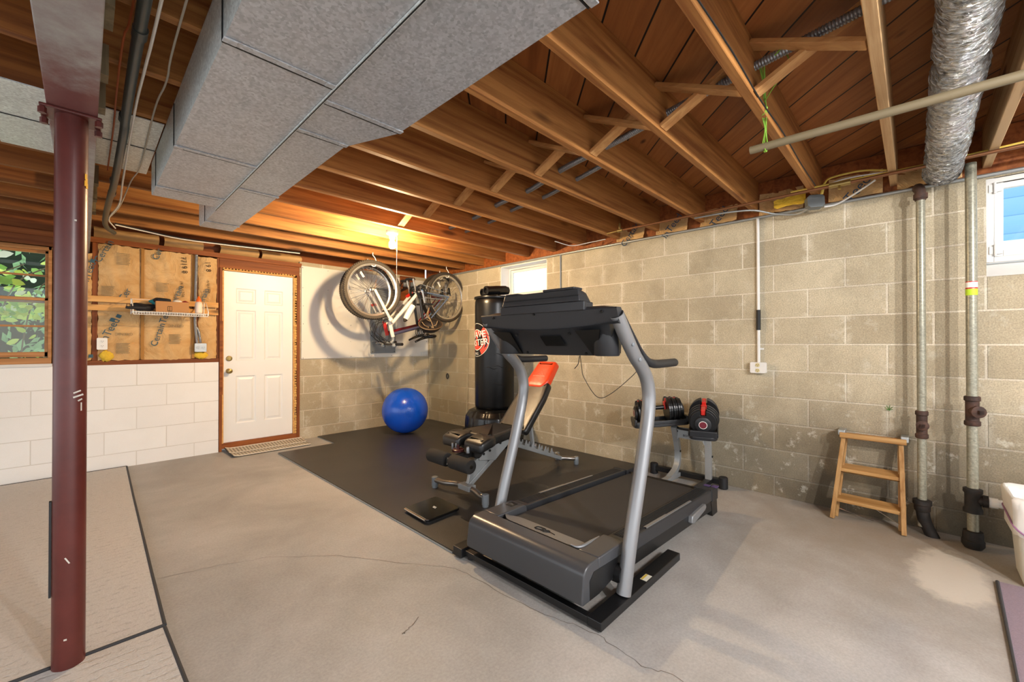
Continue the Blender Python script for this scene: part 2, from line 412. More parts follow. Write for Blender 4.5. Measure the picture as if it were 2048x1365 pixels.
def carpet_mat(name, a, b):
    t = NT(name); gp = t.n('NewGeometry').outputs['Position']
    n = t.noise(150, 3, .7, gp); w1 = t.n('TexWave', {'Vector': t.mapping((1, 1, 1), (0, 0, .05), src=gp), 'Scale': 7.0, 'Distortion': 3.0, 'Detail': 2.0, 'Detail Scale': 6.0}, bands_direction='Y').outputs['Fac']
    n3 = t.noise(1.0, 3, .6, t.mapping((26, 60, 1), src=gp))
    k = t.math('MULTIPLY', t.ramp(w1, [(.78, 0.0), (.95, 1.0)]), t.ramp(n3, [(.45, 0.0), (.6, 1.0)]))
    c = t.mix(n, lin(a), lin(b)); c = t.mix(t.math('MULTIPLY', k, .20), c, tuple(x * .5 for x in lin(a)[:3]) + (1,))
    t.bump(t.math('SUBTRACT', n, t.math('MULTIPLY', k, .6)), .8, .006)
    return t.fin(c, .95, spec=.1)
M_carpet = carpet_mat('beige_loop_carpet', '#b3ada6', '#dedad5')
M_carpet2 = plain('mauve_carpet', '#857680', .95, var=.2, vs=120, bump=.5, bs=300)
M_binding = plain('charcoal_binding', '#38383a', .8)
def weave_mat():
    t = NT('woven_straw'); gp = t.n('NewGeometry').outputs['Position']
    ck = t.n('TexChecker', {'Vector': t.mapping((45, 62, 1), (0, 0, .78), src=gp), 'Color1': lin('#cfc4b0'), 'Color2': lin('#7c7263'), 'Scale': 1.0})
    t.bump(ck.outputs['Fac'], .6, .004)
    return t.fin(ck.outputs['Color'], .85)
M_weave = weave_mat()
def glass_mat(name, tint, mixf, rough=.02):
    t = NT(name)
    tr = t.n('BsdfTransparent', {0: tint}); gl = t.n('BsdfGlossy', {0: (1, 1, 1, 1), 1: rough}); lw = t.n('LayerWeight', {0: .5}); fr = t.n('Math', {0: t.math('MULTIPLY', t.math('POWER', lw.outputs['Facing'], 4.0), .5), 1: .035}, operation='ADD')
    a = t.n('MixShader', {0: fr.outputs[0], 1: tr.outputs[0], 2: gl.outputs[0]})
    di = t.n('BsdfDiffuse', {0: (.55, .52, .43, 1)})
    b = t.n('MixShader', {0: mixf, 1: a.outputs[0], 2: di.outputs[0]})
    t.t.links.new(b.outputs[0], t.out.inputs[0]); return t.m
M_glass = glass_mat('window_glass', (.95, .97, .96, 1), 0.0)
M_glassgrey = glass_mat('greyed_glass', (.82, .86, .84, 1), .10)  # lower pane: greyer tint with a little diffuse mixed in
M_acrylic = glass_mat('cloudy_plastic_sheet', (.97, .96, .93, 1), .08, .2)
def emit(name, col, st):
    t = NT(name); t.set(t.b.inputs['Emission Color'], col); t.set(t.b.inputs['Emission Strength'], st); return t.fin((1, .9, .7, 1), .4)
BA = 4 * math.pi * .03 ** 2 * math.pi
M_bulb = emit('lit_warm_bulb', (1.0, .72, .40, 1), BULB_WATT)
M_bulb2 = emit('lit_white_bulb', (1.0, .985, .97, 1), ROOM_WATT)
M_leaf1 = plain('leaf_bright', '#cdf06a', .5, var=.3, vs=9); M_leaf2 = plain('leaf_mid', '#8cc45a', .5, var=.35, vs=9); M_leaf3 = plain('leaf_pale', '#e6f5de', .5, var=.15); M_leaf4 = plain('leaf_dark', '#8cb884', .6, var=.5, vs=7)  # leaf colours lightened in place of sunlight outside
M_bark = plain('bark', '#6e6350', .9)
def siding_mat():
    t = NT('blue_lap_siding'); z = t.n('SeparateXYZ', {0: t.n('NewGeometry').outputs['Position']}).outputs[2]
    f = t.math('FRACT', t.math('MULTIPLY', z, 1 / .2)); c = t.ramp(f, [(0.0, '#4f86b5'), (.06, '#78aede'), (1.0, '#86b9e6')])
    return t.fin(c, .6)
M_siding = siding_mat()
M_card = plain('cardboard', '#b27f4c', .75, var=.06)
M_sleeve = plain('black_tape', '#0f0f10', .6)
M_red = plain('red_enamel', '#c5281e', .3)
M_bikewhite = plain('pearl_white_enamel', '#dedbd3', .25, .1, var=.03)
M_bikeblue = plain('slate_blue_enamel', '#6f82a0', .25, .4, var=.05)
M_tyre = plain('worn_tyre_rubber', '#3a332a', .75, var=.25, vs=20, bump=.4, bs=80)
M_rim = plain('alloy_rim', '#c9c7c2', .25, .85, var=.05)
M_maroon = plain('maroon_enamel', '#7a1420', .3)
M_helmet = plain('brown_foam_helmet', '#2b221b', .6, var=.2)
M_teal = plain('teal_cloth', '#2b7d80', .85); M_navy = plain('dark_navy_fabric', '#15161c', .7, var=.4, vs=25)
M_green = plain('green_twine', '#7fae3c', .7)
M_binw = plain('white_bin_plastic', '#dcdcd3', .4, var=.03); M_liner = plain('translucent_bin_liner', '#e2e0da', .35, var=.06, vs=15, bump=.6, bs=14); M_purple = plain('purple_drawstring', '#8a5f80', .6)
M_pvc = plain('white_pvc', '#e6e4de', .3); M_rod = plain('beige_pvc_rod', '#75684f', .55, var=.08, vs=3)
M_yellow = plain('yellow_cable', '#cdb04a', .5); M_orangecable = plain('orange_cable', '#b25a2c', .5); M_lime = plain('lime_label', '#b8d92c', .6); M_blackpipe = plain('black_pvc_pipe', '#3a3f3c', .35, var=.12)
M_foam2 = plain('amber_spray_foam', '#cfa45c', .9, var=.2, vs=30, bump=.6, bs=60)
M_purpletape = plain('purple_foam', '#4b3a68', .7)
M_bottle = plain('milky_bottle', '#e3d2c0', .35); M_orangecap = plain('orange_cap', '#e0661c', .4)
# ================================================================ setting
XW, YD = 3.715, 5.40           # block wall plane, door wall plane
ZJ, ZD = 2.22, 2.455           # joist underside, deck underside
m = MB(); m.box((-4.2, -3.2, -.12), (XW + .2, YD + .2, 0)); floor = m.build('floor', M_floor, loc=(0, 0, 0), kind='structure')
def ribbon(pts, wd, z):
    b = MB(); P = [V((x, y, z)) for x, y in pts]; out = []
    for i in range(len(P) - 1):
        for j in range(7):
            t = j / 7; q = P[i].lerp(P[i + 1], t); out.append(q + V((R.uniform(-.007, .007), R.uniform(-.007, .007), 0)))
    out.append(P[-1]); vs = []
    for i, q in enumerate(out):
        d = out[min(i + 1, len(out) - 1)] - out[max(i - 1, 0)]; nn = V((-d.y, d.x, 0)).normalized() * wd * R.uniform(.5, 1.2)
        vs += [q + nn, q - nn]
    return b.add(vs, [(2 * i, 2 * i + 1, 2 * i + 3, 2 * i + 2) for i in range(len(out) - 1)])
M_crack = plain('dark_crack', '#6b6258', .95)
ribbon([(.26, 2.72), (.47, 2.66), (.72, 2.55), (.98, 2.30), (1.2, 1.96), (1.36, 1.72)], .0011, .0008).build('crack', M_crack, floor)
ribbon([(1.36, 1.72), (1.37, 1.45), (1.40, 1.15), (1.45, .93), (1.42, .72), (1.46, .6), (1.40, .4)], .0013, .0008).build('crack', M_crack, floor)
ribbon([(1.0, 1.53), (.93, 1.50), (.90, 1.49)], .0022, .0008).build('scuff_mark', M_crack, floor)

# block wall with the two basement windows
FW = (3.04, 3.81, 1.76, 2.155)     # far window opening: y0 y1 z0 z1
NW = (-1.12, -.305, 1.57, 2.15)
def wall_x(ya, yb, z0, z1, holes, x0, x1):
    b = MB(); ys = sorted({ya, yb, *[h[0] for h in holes], *[h[1] for h in holes]})
    for a, c in zip(ys[:-1], ys[1:]):
        h = [q for q in holes if q[0] <= a and q[1] >= c]
        if h:
            b.box((x0, a, z0), (x1, c, h[0][2]));
            if z1 - h[0][3] > .002: b.box((x0, a, h[0][3]), (x1, c, z1))
        else: b.box((x0, a, z0), (x1, c, z1))
    return b
wall_x(-2.4, YD + .2, -.1, 2.178, [FW, NW], XW, XW + .2).build('wall_right', M_blockR, kind='structure')
# door wall: painted block, bare block, framing
wb = thing('wall_back', None, None, (0, YD, 0), kind='structure')
b = MB(); b.box((-4.2, YD, -.1), (1.015, YD + .2, .974)); b.build('painted_block', M_blockW, wb)
b = MB(); b.box((1.835, YD, -.1), (XW, YD + .2, 2.178)); b.build('bare_block', M_blockB, wb)
b = MB(); b.box((-4.2, YD + .14, .974), (-1.3, YD + .19, 2.22)); b.box((-.16, YD + .14, .974), (1.85, YD + .19, 2.22)); b.box((-1.3, YD + .14, 2.03), (-.16, YD + .19, 2.22)); b.build('sheathing', M_stud, wb)
def fr(name, lo, hi, mt):
    q = MB(); q.box(lo, hi); return q.build(name, mt, wb, bevel=.003)
fr('bottom_plate', (-.19, YD - .004, .974), (1.02, YD + .12, 1.016), M_stud)
fr('top_plate', (-4.2, YD - .004, 2.105), (1.86, YD + .12, 2.155), M_stud)
fr('header', (1.02, YD + .006, 2.0), (1.845, YD + .12, 2.105), M_stud)
fr('window_header', (-1.5, YD - .002, 2.02), (-.15, YD + .12, 2.105), M_stud)
for x in (.05, .795, 1.0): fr('stud', (x, YD + .012, 1.016), (x + .038, YD + .12, 2.105), M_studz)
fr('stud', (-.19, YD, 1.016), (-.15, YD + .12, 2.105), M_studz)
fr('door_stud', (1.02, YD - .01, 0), (1.045, YD + .12, 2.0), M_studz)
fr('door_stud', (1.80, YD - .012, 0), (1.838, YD + .12, 2.0), M_studz)
fr('sill', (-1.4, YD - .015, .974), (-.19, YD + .13, 1.0), M_offwhite)
fr('rim_board', (-4.2, YD + .10, 2.155), (XW, YD + .16, 2.45), M_stud)
rb = MB(); rb.box((XW + .02, -2.4, 2.178), (XW + .1, YD + .1, 2.45)); rb.build('trim_1', M_stud, kind='structure')
# ceiling deck
b = MB(); b.box((-4.2, -2.6, ZD), (XW + .2, YD + .2, ZD + .03)); b.build('ceiling', M_deck, kind='structure')

# ---- joists
k = 0
NJ = 16
for i in range(-3, 13):
    y1 = .115 + .4064 * i; q = MB(); q.box((-.05, y1 - .038, ZJ), (XW + .02, y1, ZD))
    n = 12 - i
    q.build('wood_joist', M_joist_pale if -2 <= i <= 0 else M_joist, bevel=.0025, seg=1,
            label='wood joist right of the steel beam, %s from the door wall' % ORD[n], cat='joist', group='joists right of the steel beam')
for i in range(-3, 13):
    y1 = .175 + .4064 * i; q = MB(); q.box((-4.2, y1 - .038, ZJ), (.0, y1, ZD)); n = 12 - i
    q.build('wood_joist', M_joist_left, bevel=.0025, seg=1,
            label='wood joist left of the steel beam, %s from the door wall' % ORD[n], cat='joist', group='joists left of the steel beam')
# cross bracing between the joists, in the middle of the span
for i in range(0, 8):
    ya, yb = .117 + .4064 * i, .4834 + .4064 * i
    n = 8 - i
    for s, (za, zb), dx in (('low end nearer camera', (ZJ + .02, ZD - .035), 0.0), ('low end nearer door wall', (ZD - .035, ZJ + .02), .055)):
        q = MB(); q.bar((1.93 + dx, ya, za), (1.93 + dx, yb, zb), .064, .019)
        q.build('bracing_strip', M_brace, bevel=.0015, seg=1, label='bracing strip in the %s braced bay from the door wall, %s' % (ORD[n - 1], s), cat='bracing', group='cross bracing between joists')
# short blocks against the steel beam
for j, y in enumerate((1.62, 2.06, 2.36, 3.5, 3.9, 4.3)):
    q = MB(); q.box((.034, y, 2.13), (.058, y + (.14 if j < 1 else .07), ZJ + .02)); q.build('scrap_block', M_weathered, label='short pine block nailed beside the steel beam, %s one back from the camera' % ORD[j], cat='wood block', group='blocks beside the beam')

# ---- steel beam and column
bx = -.031
bt = thing('steel_beam', 'grey and mauve painted steel beam carrying the joists', 'beam', (bx, 2, 2.01))
def beam_part(lo, hi, nm):
    q = MB(); q.box(lo, hi); q.build(nm, M_beam, bt, bevel=.003)
beam_part((bx - .064, -2.4, 2.01), (bx + .064, YD + .1, 2.023), 'bottom_flange')
beam_part((bx - .005, -2.4, 2.023), (bx + .005, YD + .1, 2.206), 'web')
beam_part((bx - .064, -2.4, 2.206), (bx + .064, YD + .1, 2.218), 'top_flange')
pc = V((-.034, 2.216, 0))
pt = thing('support_column', 'round oxide red steel column standing on the carpet', 'column', pc)
q = MB(); q.lathe([(.0435, .0), (.0435, 2.0)], pc, seg=48); q.build('shaft', M_redpaint, pt, smooth=True)
q = MB(); q.box((pc.x - .078, pc.y - .06, 1.999), (pc.x + .078, pc.y + .06, 2.009)); q.build('cap_plate', M_redpaint, pt, bevel=.003)
for sx_, sy_ in ((-1, -1), (1, -1), (-1, 1), (1, 1)):
    q = MB(); q.lathe([(.011, 0), (.011, .02), (.006, .02), (.006, .03)], (pc.x + sx_ * .07, pc.y + sy_ * .05, 1.975), seg=6); q.build('bolt', M_redpaint, pt)
q = MB(); q.cbox((pc.x - .047, pc.y + .002, .44), (.006, .02, .34)); q.build('edge_strip', M_darkrub, pt)
# worn paint flecks on the column
q = MB()
for (a, z, ww, hh, tl) in ((-62, .985, .030, .006, .3), (-66, 1.0, .022, .005, .4), (-55, .97, .014, .005, .5), (-50, .945, .004, .03, 0), (-95, .40, .004, .025, .5), (-75, 1.62, .006, .006, 0), (-100, .12, .008, .006, 0)):
    a0 = math.radians(a); c = pc + V((math.cos(a0) * .0441, math.sin(a0) * .0441, z))
    M = frame(c, (-math.sin(a0), math.cos(a0), tl), (0, 0, 1)); q.box((-ww / 2, -hh / 2, 0), (ww / 2, hh / 2, .0006), M)
q.build('paint_chip', plain('bare_primer', '#c7c1b6', .7), pt)
q = MB()
for (a, z) in ((-33, 1.79), (-30, 1.775), (-27, 1.757), (-35, 1.765)):
    a0 = math.radians(a); c = pc + V((math.cos(a0) * .0442, math.sin(a0) * .0442, z)); M = frame(c, (-math.sin(a0), math.cos(a0), .0), (0, 0, 1)); q.box((-.005, -.010, 0), (.005, .010, .0006), M)
q.build('paint_mark', plain('yellow_crayon', '#d9a21c', .7), pt)

# ---- door
d = thing('door_1', None, None, (1.41, YD, .087), kind='structure')
DX0, DX1, DZ0, DZ1 = 1.062, 1.763, .088, 1.971
def door_leaf():
    q = MB(); y = YD + .02; wd = DX1 - DX0; hd = DZ1 - DZ0
    q.box((DX0, y + .012, DZ0), (DX1, y + .045, DZ1))
    cols = [(.165, .445), (.565, .845)]; rows = [(.105, .385), (.475, .775), (.815, .905)]
    xs = sorted({0, 1, *[c for cc in cols for c in cc]}); zs = sorted({0, 1, *[r for rr in rows for r in rr]})
    def X(f): return DX0 + f * wd
    def Z(f): return DZ0 + f * hd
    for a, c in zip(xs[:-1], xs[1:]):
        for e, f in zip(zs[:-1], zs[1:]):
            if (a, c) in cols and (e, f) in rows: continue
            q.box((X(a), y, Z(e)), (X(c), y + .012, Z(f)))
    for a, c in cols:
        for e, f in rows:
            x0, x1, z0, z1 = X(a), X(c), Z(e), Z(f); pts = []
            for ins, dy in ((0, 0), (.012, .009), (.022, .009), (.042, .002)):
                pts += [(x0 + ins, y + dy, z0 + ins), (x1 - ins, y + dy, z0 + ins), (x1 - ins, y + dy, z1 - ins), (x0 + ins, y + dy, z1 - ins)]
            q.add(pts, [(4 * r + i, 4 * r + (i + 1) % 4, 4 * r + 4 + (i + 1) % 4, 4 * r + 4 + i) for r in range(3) for i in range(4)] + [(12, 13, 14, 15)])
    return q
leaf = door_leaf().build('door_leaf', M_whitepaint, d)
q = MB(); q.lathe([(.028, 0), (.028, .006), (.012, .012), (.010, .030), (.020, .034), (.027, .046), (.024, .060), (.012, .066), (0, .066)], (1.112, YD + .02, .872), (0, -1, 0)); q.build('door_knob', M_brass, leaf, smooth=True)
q = MB(); q.lathe([(.029, 0), (.029, .010), (.024, .014), (.020, .014), (.018, .010), (.013, .010), (.012, .018), (0, .018)], (1.114, YD + .02, 1.009), (0, -1, 0)); q.build('deadbolt', M_brass, leaf, smooth=True)
q = MB(); q.box((1.046, YD - .004, .05), (1.06, YD + .06, 1.985)); q.box((1.765, YD - .004, .05), (1.78, YD + .06, 1.985)); q.box((1.046, YD - .004, 1.974), (1.78, YD + .06, 1.99)); q.build('door_frame', M_pine, d)
q = MB()
for i in range(60):
    z = .1 + i * .0315; q.ball((1.79 + R.uniform(-.003, .003), YD - .006, z), R.uniform(.008, .016), 7, 5, (1, .5, 1.3))
for i in range(24):
    q.ball((1.06 + i * .031, YD - .004, 1.996), R.uniform(.006, .011), 7, 5, (1.3, .5, 1))
q.build('foam_bead', M_foam2, d, smooth=True)
q = MB(); q.box((1.045, YD - .01, .03), (1.80, YD + .12, .086)); q.build('threshold', M_stud, d)
q = MB(); q.box((1.022, YD - .016, .62), (1.05, YD - .008, 1.42)); q.build('strike_trim', M_maroon if False else M_stud, d)

# ---- window_1, left of the column (two sashes)
w1 = thing('window_1', None, None, (-.7, YD, 1.0), kind='structure')
def rail(p, nm, lo, hi, mt=None):
    q = MB(); q.box(lo, hi); return q.build(nm, mt or M_sash, p, bevel=.003)
WX0, WX1 = -1.22, -.195
fw = MB(); fw.box((WX1 - .022, YD - .002, 1.0), (WX1, YD + .12, 2.015)); fw.box((WX0, YD - .002, 1.0), (WX0 + .03, YD + .12, 2.015)); fw.box((WX0, YD - .002, 1.985), (WX1, YD + .12, 2.015)); fw.box((WX0, YD - .012, 1.0), (WX1, YD + .12, 1.05)); fw.build('frame', M_sash, w1, bevel=.003)
def sash(y, z0, z1, nm):
    q = MB(); s = .042
    q.box((WX0 + .03, y, z0), (WX0 + .03 + s, y + .03, z1)); q.box((WX1 - .022 - s * .5, y, z0), (WX1 - .022, y + .03, z1))
    q.box((WX0 + .03, y, z0), (WX1 - .022, y + .03, z0 + s)); q.box((WX0 + .03, y, z1 - .024), (WX1 - .022, y + .03, z1))
    zm = (z0 + s + z1 - .024) / 2; q.box((WX0 + .03, y + .006, zm - .008), (WX1 - .022, y + .024, zm + .008))
    o = q.build(nm, M_sash, w1, bevel=.002)
    g = MB(); g.box((WX0 + .06, y + .014, z0 + .03), (WX1 - .035, y + .017, z1 - .02)); g.build('pane', M_glassgrey if z0 < 1.3 else M_glass, o)
sash(YD + .06, 1.53, 1.985, 'upper_sash'); sash(YD + .02, 1.06, 1.57, 'lower_sash')

# ---- window_2 (far, above the treadmill) and window_3 (beside the drain pipes)
def hopper(name, op, xf, hinge=False, jamb=True):
    y0, y1, z0, z1 = op
    t = thing(name, None, None, (xf, (y0 + y1) / 2, z0), kind='structure')
    q = MB()
    def ring(x0, x1, a, b_, c, d_, th):
        q.box((x0, a, c), (x1, a + th, d_)); q.box((x0, b_ - th, c), (x1, b_, d_)); q.box((x0, a + th, c), (x1, b_ - th, c + th)); q.box((x0, a + th, d_ - th), (x1, b_ - th, d_))
    ring(xf, xf + .05, y0, y1, z0, z1, .03)
    fr_ = q.build('frame', M_offwhite, t, bevel=.003)
    q = MB(); ring(xf + .008, xf + .04, y0 + .032, y1 - .032, z0 + .032, z1 - .032, .035)
    s_ = q.build('sash', M_offwhite, t, bevel=.003)
    g = MB(); g.box((xf + .022, y0 + .06, z0 + .06), (xf + .026, y1 - .06, z1 - .06)); g.build('pane', M_glass, s_)
    if jamb:
        q = MB(); q.box((XW + .002, y1 - .012, z0), (xf, y1 + .001, z1)); q.box((XW + .002, y0 - .001, z0), (xf, y0 + .012, z1)); q.box((XW + .002, y0, z0 - .001), (xf, y1, z0 + .012)); q.box((XW + .002, y0, z1 - .012), (xf, y1, z1)); q.build('painted_reveal', M_offwhite, t)
    if hinge:
        for zz in (z0 + .045, z1 - .085):
            q = MB(); q.box((xf - .006, y1 - .065, zz), (xf, y1 - .012, zz + .045)); q.cyl((xf - .010, y1 - .035, zz - .01), (xf - .010, y1 - .035, zz + .055), .006, 8); q.build('hinge', M_offwhite, t)
    return t
hopper('window_2', FW, XW + .15)
w3 = hopper('window_3', (NW[0], NW[1], NW[2] + .085, NW[3]), XW + .012, True, False)
q = MB(); q.prism([(0, 0), (.075, .085), (.18, .085), (.18, 0)], frame((XW - .004, NW[0], NW[2]), (1, 0, 0), (0, 0, 1)) @ Matrix.Rotation(0, 4, 'X'), -(NW[1] - NW[0])); q.build('sloped_sill', M_offwhite, w3)
# outside
hs = thing('neighbour_house', 'pale blue lap sided house beyond the basement window', 'house', (7.3, -3, -1))
q = MB(); q.box((7.2, -9, 2.32), (7.5, 3.2, 4.5)); q.build('siding', M_siding, hs)
q = MB(); q.box((7.15, -9, -1), (7.5, 3.2, 2.32)); q.build('white_band', plain('white_band', '#f0f2f4', .7, var=.04), hs)  # plain white band stands in for the bright sunlit lower strip
b = MB()
for i in range(2600):
    c = V((R.uniform(-3.6, 1.2), R.uniform(7.3, 8.0), R.uniform(-.2, 3.3))); s_ = R.uniform(.03, .085); e = Euler((R.uniform(0, 6), R.uniform(0, 6), R.uniform(0, 6))).to_matrix()
    b.add([c + e @ V(p_) * s_ for p_ in ((-1, 0, 0), (0, -.5, .1), (1.2, 0, 0), (0, .5, .1))], [(0, 1, 2, 3)])
hg = thing('garden_hedge', 'dense dark green hedge outside the brown window', 'hedge', (-1, 7.6, 0))
b.build('foliage', M_leaf4, hg)
b = MB(); b.box((-4, 8.0, -.3), (1.6, 8.3, 3.4)); b.build('dark_backdrop', plain('deep_green', '#1d2f20', .9, var=.5, vs=6), hg)  # plain dark green backdrop slab behind the leaves
gs = thing('garden_shrub', 'leafy bright green shrub close outside the brown window', 'shrub', (-.5, 6.4, .2))
stems = MB()
for i in range(7):
    x = -1.1 + i * .17; stems.tube([(x * .5 - .3, 6.6, 0), (x, 6.5 - .04 * i, 1.2), (x + .12, 6.3, 1.75), (x + .35, 6.25, 1.95)], .006, 6, smoothn=3)
stems.build('stem', M_bark, gs)
for mt, n, nm in ((M_leaf1, 260, 'bright_leaves'), (M_leaf2, 190, 'leaves'), (M_leaf3, 80, 'pale_leaves')):
    b = MB()
    for i in range(n):
        z = 1.42 + abs(R.gauss(0, .24)) if R.random() < .8 else R.uniform(.9, 1.6); c = V((R.uniform(-1.6, .35), R.uniform(5.95, 6.7), z)); s_ = R.uniform(.03, .062)
        e = Euler((R.uniform(.6, 2.2), R.uniform(-.8, .8), R.uniform(0, 6.3))).to_matrix()
        lf = [(-1, 0, 0), (-.6, -.5, .1), (.1, -.62, .12), (.7, -.35, .08), (1.1, 0, 0), (.7, .35, .08), (.1, .62, .12), (-.6, .5, .1)]
        b.add([c + e @ V(p_) * s_ for p_ in lf], [tuple(range(8))])
    b.build(nm, mt, gs)
# ================================================================ ducts, pipes and wires overhead
def duct(name, label, x0, x1, y0, y1, z0, z1, seams, taper=None):
    t = thing(name, label, 'duct', ((x0 + x1) / 2, y1, z0))
    r = .05
    prof = []      # side profile with a rounded lower front lip
    for i in range(9):
        a = math.pi / 2 * i / 8; prof.append((y1 - r + r * math.sin(a) * .9, z0 + r - r * math.cos(a)))
    # underside sheets, split along the taper
    q = MB()
    segs = [(y0, None)]
    if taper:
        ya, yb, xw = taper
        q.add([(x0, y0, z0), (xw, y0, z0), (xw, ya, z0), (x1, yb, z0), (x1, y1 - r, z0), (x0, y1 - r, z0)], [(0, 1, 2, 3, 4, 5)])
    else: q.add([(x0, y0, z0), (x1, y0, z0), (x1, y1 - r, z0), (x0, y1 - r, z0)], [(0, 1, 2, 3)])
    n = len(prof); vs = []
    for (y, z) in prof: vs += [(x0, y, z), (x1, y, z)]
    vs += [(x0, prof[-1][0], z1), (x1, prof[-1][0], z1)]
    q.add(vs, [(2 * i, 2 * i + 1, 2 * i + 3, 2 * i + 2) for i in range(n)])
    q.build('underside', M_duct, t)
    def side(x):
        return [(x, y0, z0), (x, y1 - r, z0)] + [(x, y, z) for y, z in prof] + [(x, prof[-1][0], z1), (x, y0, z1)]
    q = MB(); s_ = side(x0); q.add(s_, [tuple(range(len(s_)))])
    if taper:
        ya, yb, xw = taper
        q.add([(xw, y0, z0), (xw, ya, z0), (x1, yb, z0), (x1, yb, z1), (xw, ya, z1), (xw, y0, z1)], [(0, 1, 4, 5), (1, 2, 3, 4)])
        q.add([(x1, yb, z0), (x1, y1 - r, z0)] + [(x1, y, z) for y, z in prof] + [(x1, prof[-1][0], z1), (x1, yb, z1)], [tuple(range(len(prof) + 4))])
    else:
        s_ = side(x1); q.add(s_, [tuple(range(len(s_)))])
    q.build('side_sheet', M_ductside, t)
    for y in seams:
        xr = x1
        if taper and y < taper[0] + .001: xr = taper[2]
        elif taper and y < taper[1]: xr = taper[2] + (x1 - taper[2]) * (y - taper[0]) / (taper[1] - taper[0])
        sm = MB(); dl = MB()
        sm.box((x0 - .003, y - .0025, z0 - .0035), (xr + .002, y + .0025, z0 - .0005)); sm.box((x0 - .0035, y - .0025, z0), (x0 - .0005, y + .0025, z1 - .01))
        dl.box((x0, y - .030, z0 - .004), (xr, y - .004, z0 - .0006))
        dl.box((x0 - .004, y - .030, z0 - .006), (x0 + .03, y - .006, z0 - .001)); dl.box((xr - .03, y - .030, z0 - .006), (xr + .004, y - .006, z0 - .001))
        sm.build('seam', M_seam, t); dl.build('drive_cleat', M_duct, t, bevel=.0015, seg=1)
    return t
duct('supply_duct', 'wide boxy galvanized duct on the left, nearer the steel beam', .267, .572, -1.2, 3.157, 2.02, ZJ - .004, (.42, 1.383, 2.28, 2.93, ))
duct('return_duct', 'boxy galvanized duct on the right, longer and stepped narrower', .580, .777, -1.2, 3.74, 2.02, ZJ - .004, (.585, 1.485, 1.755, 2.655, 3.52), (1.49, 1.755, .878))
q = MB(); t = thing('edge_rail', 'thin bright metal edge between the two boxy ducts', 'duct edge', (.576, 1, 2.015))
q.box((.570, -1.2, 2.012), (.579, 3.157, 2.0185)); q.build('strip', M_ductside, t)
q = MB(); q.box((.5725, -1.2, 2.0105), (.576, 3.157, 2.0118)); q.build('shadow_gap', M_seam, t)
# sheet metal pans nailed under the joists
for x0, x1, lab in ((-4.0, -.10, 'left of the steel beam'), (.034, .262, 'between the steel beam and the wide duct')):
    t = thing('panning_sheet', 'bright sheet metal pan nailed under the joists ' + lab, 'sheet metal', ((x0 + x1) / 2, 2.9, 2.212))
    q = MB(); q.box((x0, 2.555, 2.212), (x1, 2.93, 2.2165)); q.build('sheet', M_ductside, t)
    q = MB()
    if x0 < -1: q.box((-.30 - .02 * 0, 2.94, 2.210), (x1, 3.355, 2.2145))
    else: q.box((x0, 2.94, 2.210), (x1, 3.37, 2.2145))
    q.build('sheet', M_ductside, t)
    q = MB(); q.box((max(x0, -3), 2.931, 2.209), (x1, 2.935, 2.2118)); q.build('seam', M_seam, t)

# insulated flexible duct
t = thing('flexible_duct', 'silver foil wrapped round flexible duct between the joists by the block wall', 'duct', (2.2, -.11, 2.2))
P = spline([V(p_) for p_ in ((1.0, -.135, 2.30), (1.4, -.135, 2.295), (1.8, -.134, 2.29), (2.4, -.132, 2.28), (2.9, -.130, 2.265), (3.25, -.13, 2.245), (3.5, -.122, 2.215), (3.58, -.12, 2.205))], 34)
q = MB(); rr = []
for i in range(len(P)): rr.append(.082 + .003 * math.sin(i * 1.9) + R.uniform(-.0035, .0035) - (.012 if 95 < i < 101 else 0))
q.tube(P, rr, 40)
for i, vv in enumerate(q.v):
    q.v[i] = vv + V((R.uniform(-.003, .003), R.uniform(-.003, .003), R.uniform(-.003, .003)))
q.build('foil_sleeve', M_foil, t, smooth='all')

def corrugated(path, r, pitch=.011, seg=12, k=5):
    P = spline([V(p_) for p_ in path], 10); L = [0]
    for a, c in zip(P[:-1], P[1:]): L.append(L[-1] + (c - a).length)
    n = max(6, int(L[-1] / pitch * 3)); out = []; rr = []; j = 0
    for i in range(n + 1):
        s_ = L[-1] * i / n
        while j < len(L) - 2 and L[j + 1] < s_: j += 1
        f = (s_ - L[j]) / max(1e-9, L[j + 1] - L[j]); out.append(P[j].lerp(P[j + 1], f)); rr.append(r * (1.0 if i % 3 else .84))
    return MB().tube(out, rr, seg)
corrugated([(1.915, .012, 2.373), (1.93, .08, 2.372), (1.985, .50, 2.354), (2.042, .89, 2.336), (2.11, 1.20, 2.33), (2.2, 1.66, 2.33), (2.33, 2.07, 2.33), (2.385, 2.46, 2.33), (2.49, 2.87, 2.33), (2.55, 3.4, 2.33)], .0185).build('flexible_conduit', M_conduit, smooth=True, label='thick grey corrugated conduit running through the joists, longer one nearer the camera', cat='conduit', loc=(2, 1, 2.3))
corrugated([(2.34, 1.36, 2.35), (2.40, 1.67, 2.33), (2.52, 2.08, 2.33), (2.57, 2.47, 2.33), (2.68, 2.87, 2.33), (2.75, 3.4, 2.33)], .0155).build('flexible_conduit', M_conduit, smooth=True, label='shorter grey corrugated conduit through the joists, nearer the block wall', cat='conduit', loc=(2.5, 2.4, 2.3))

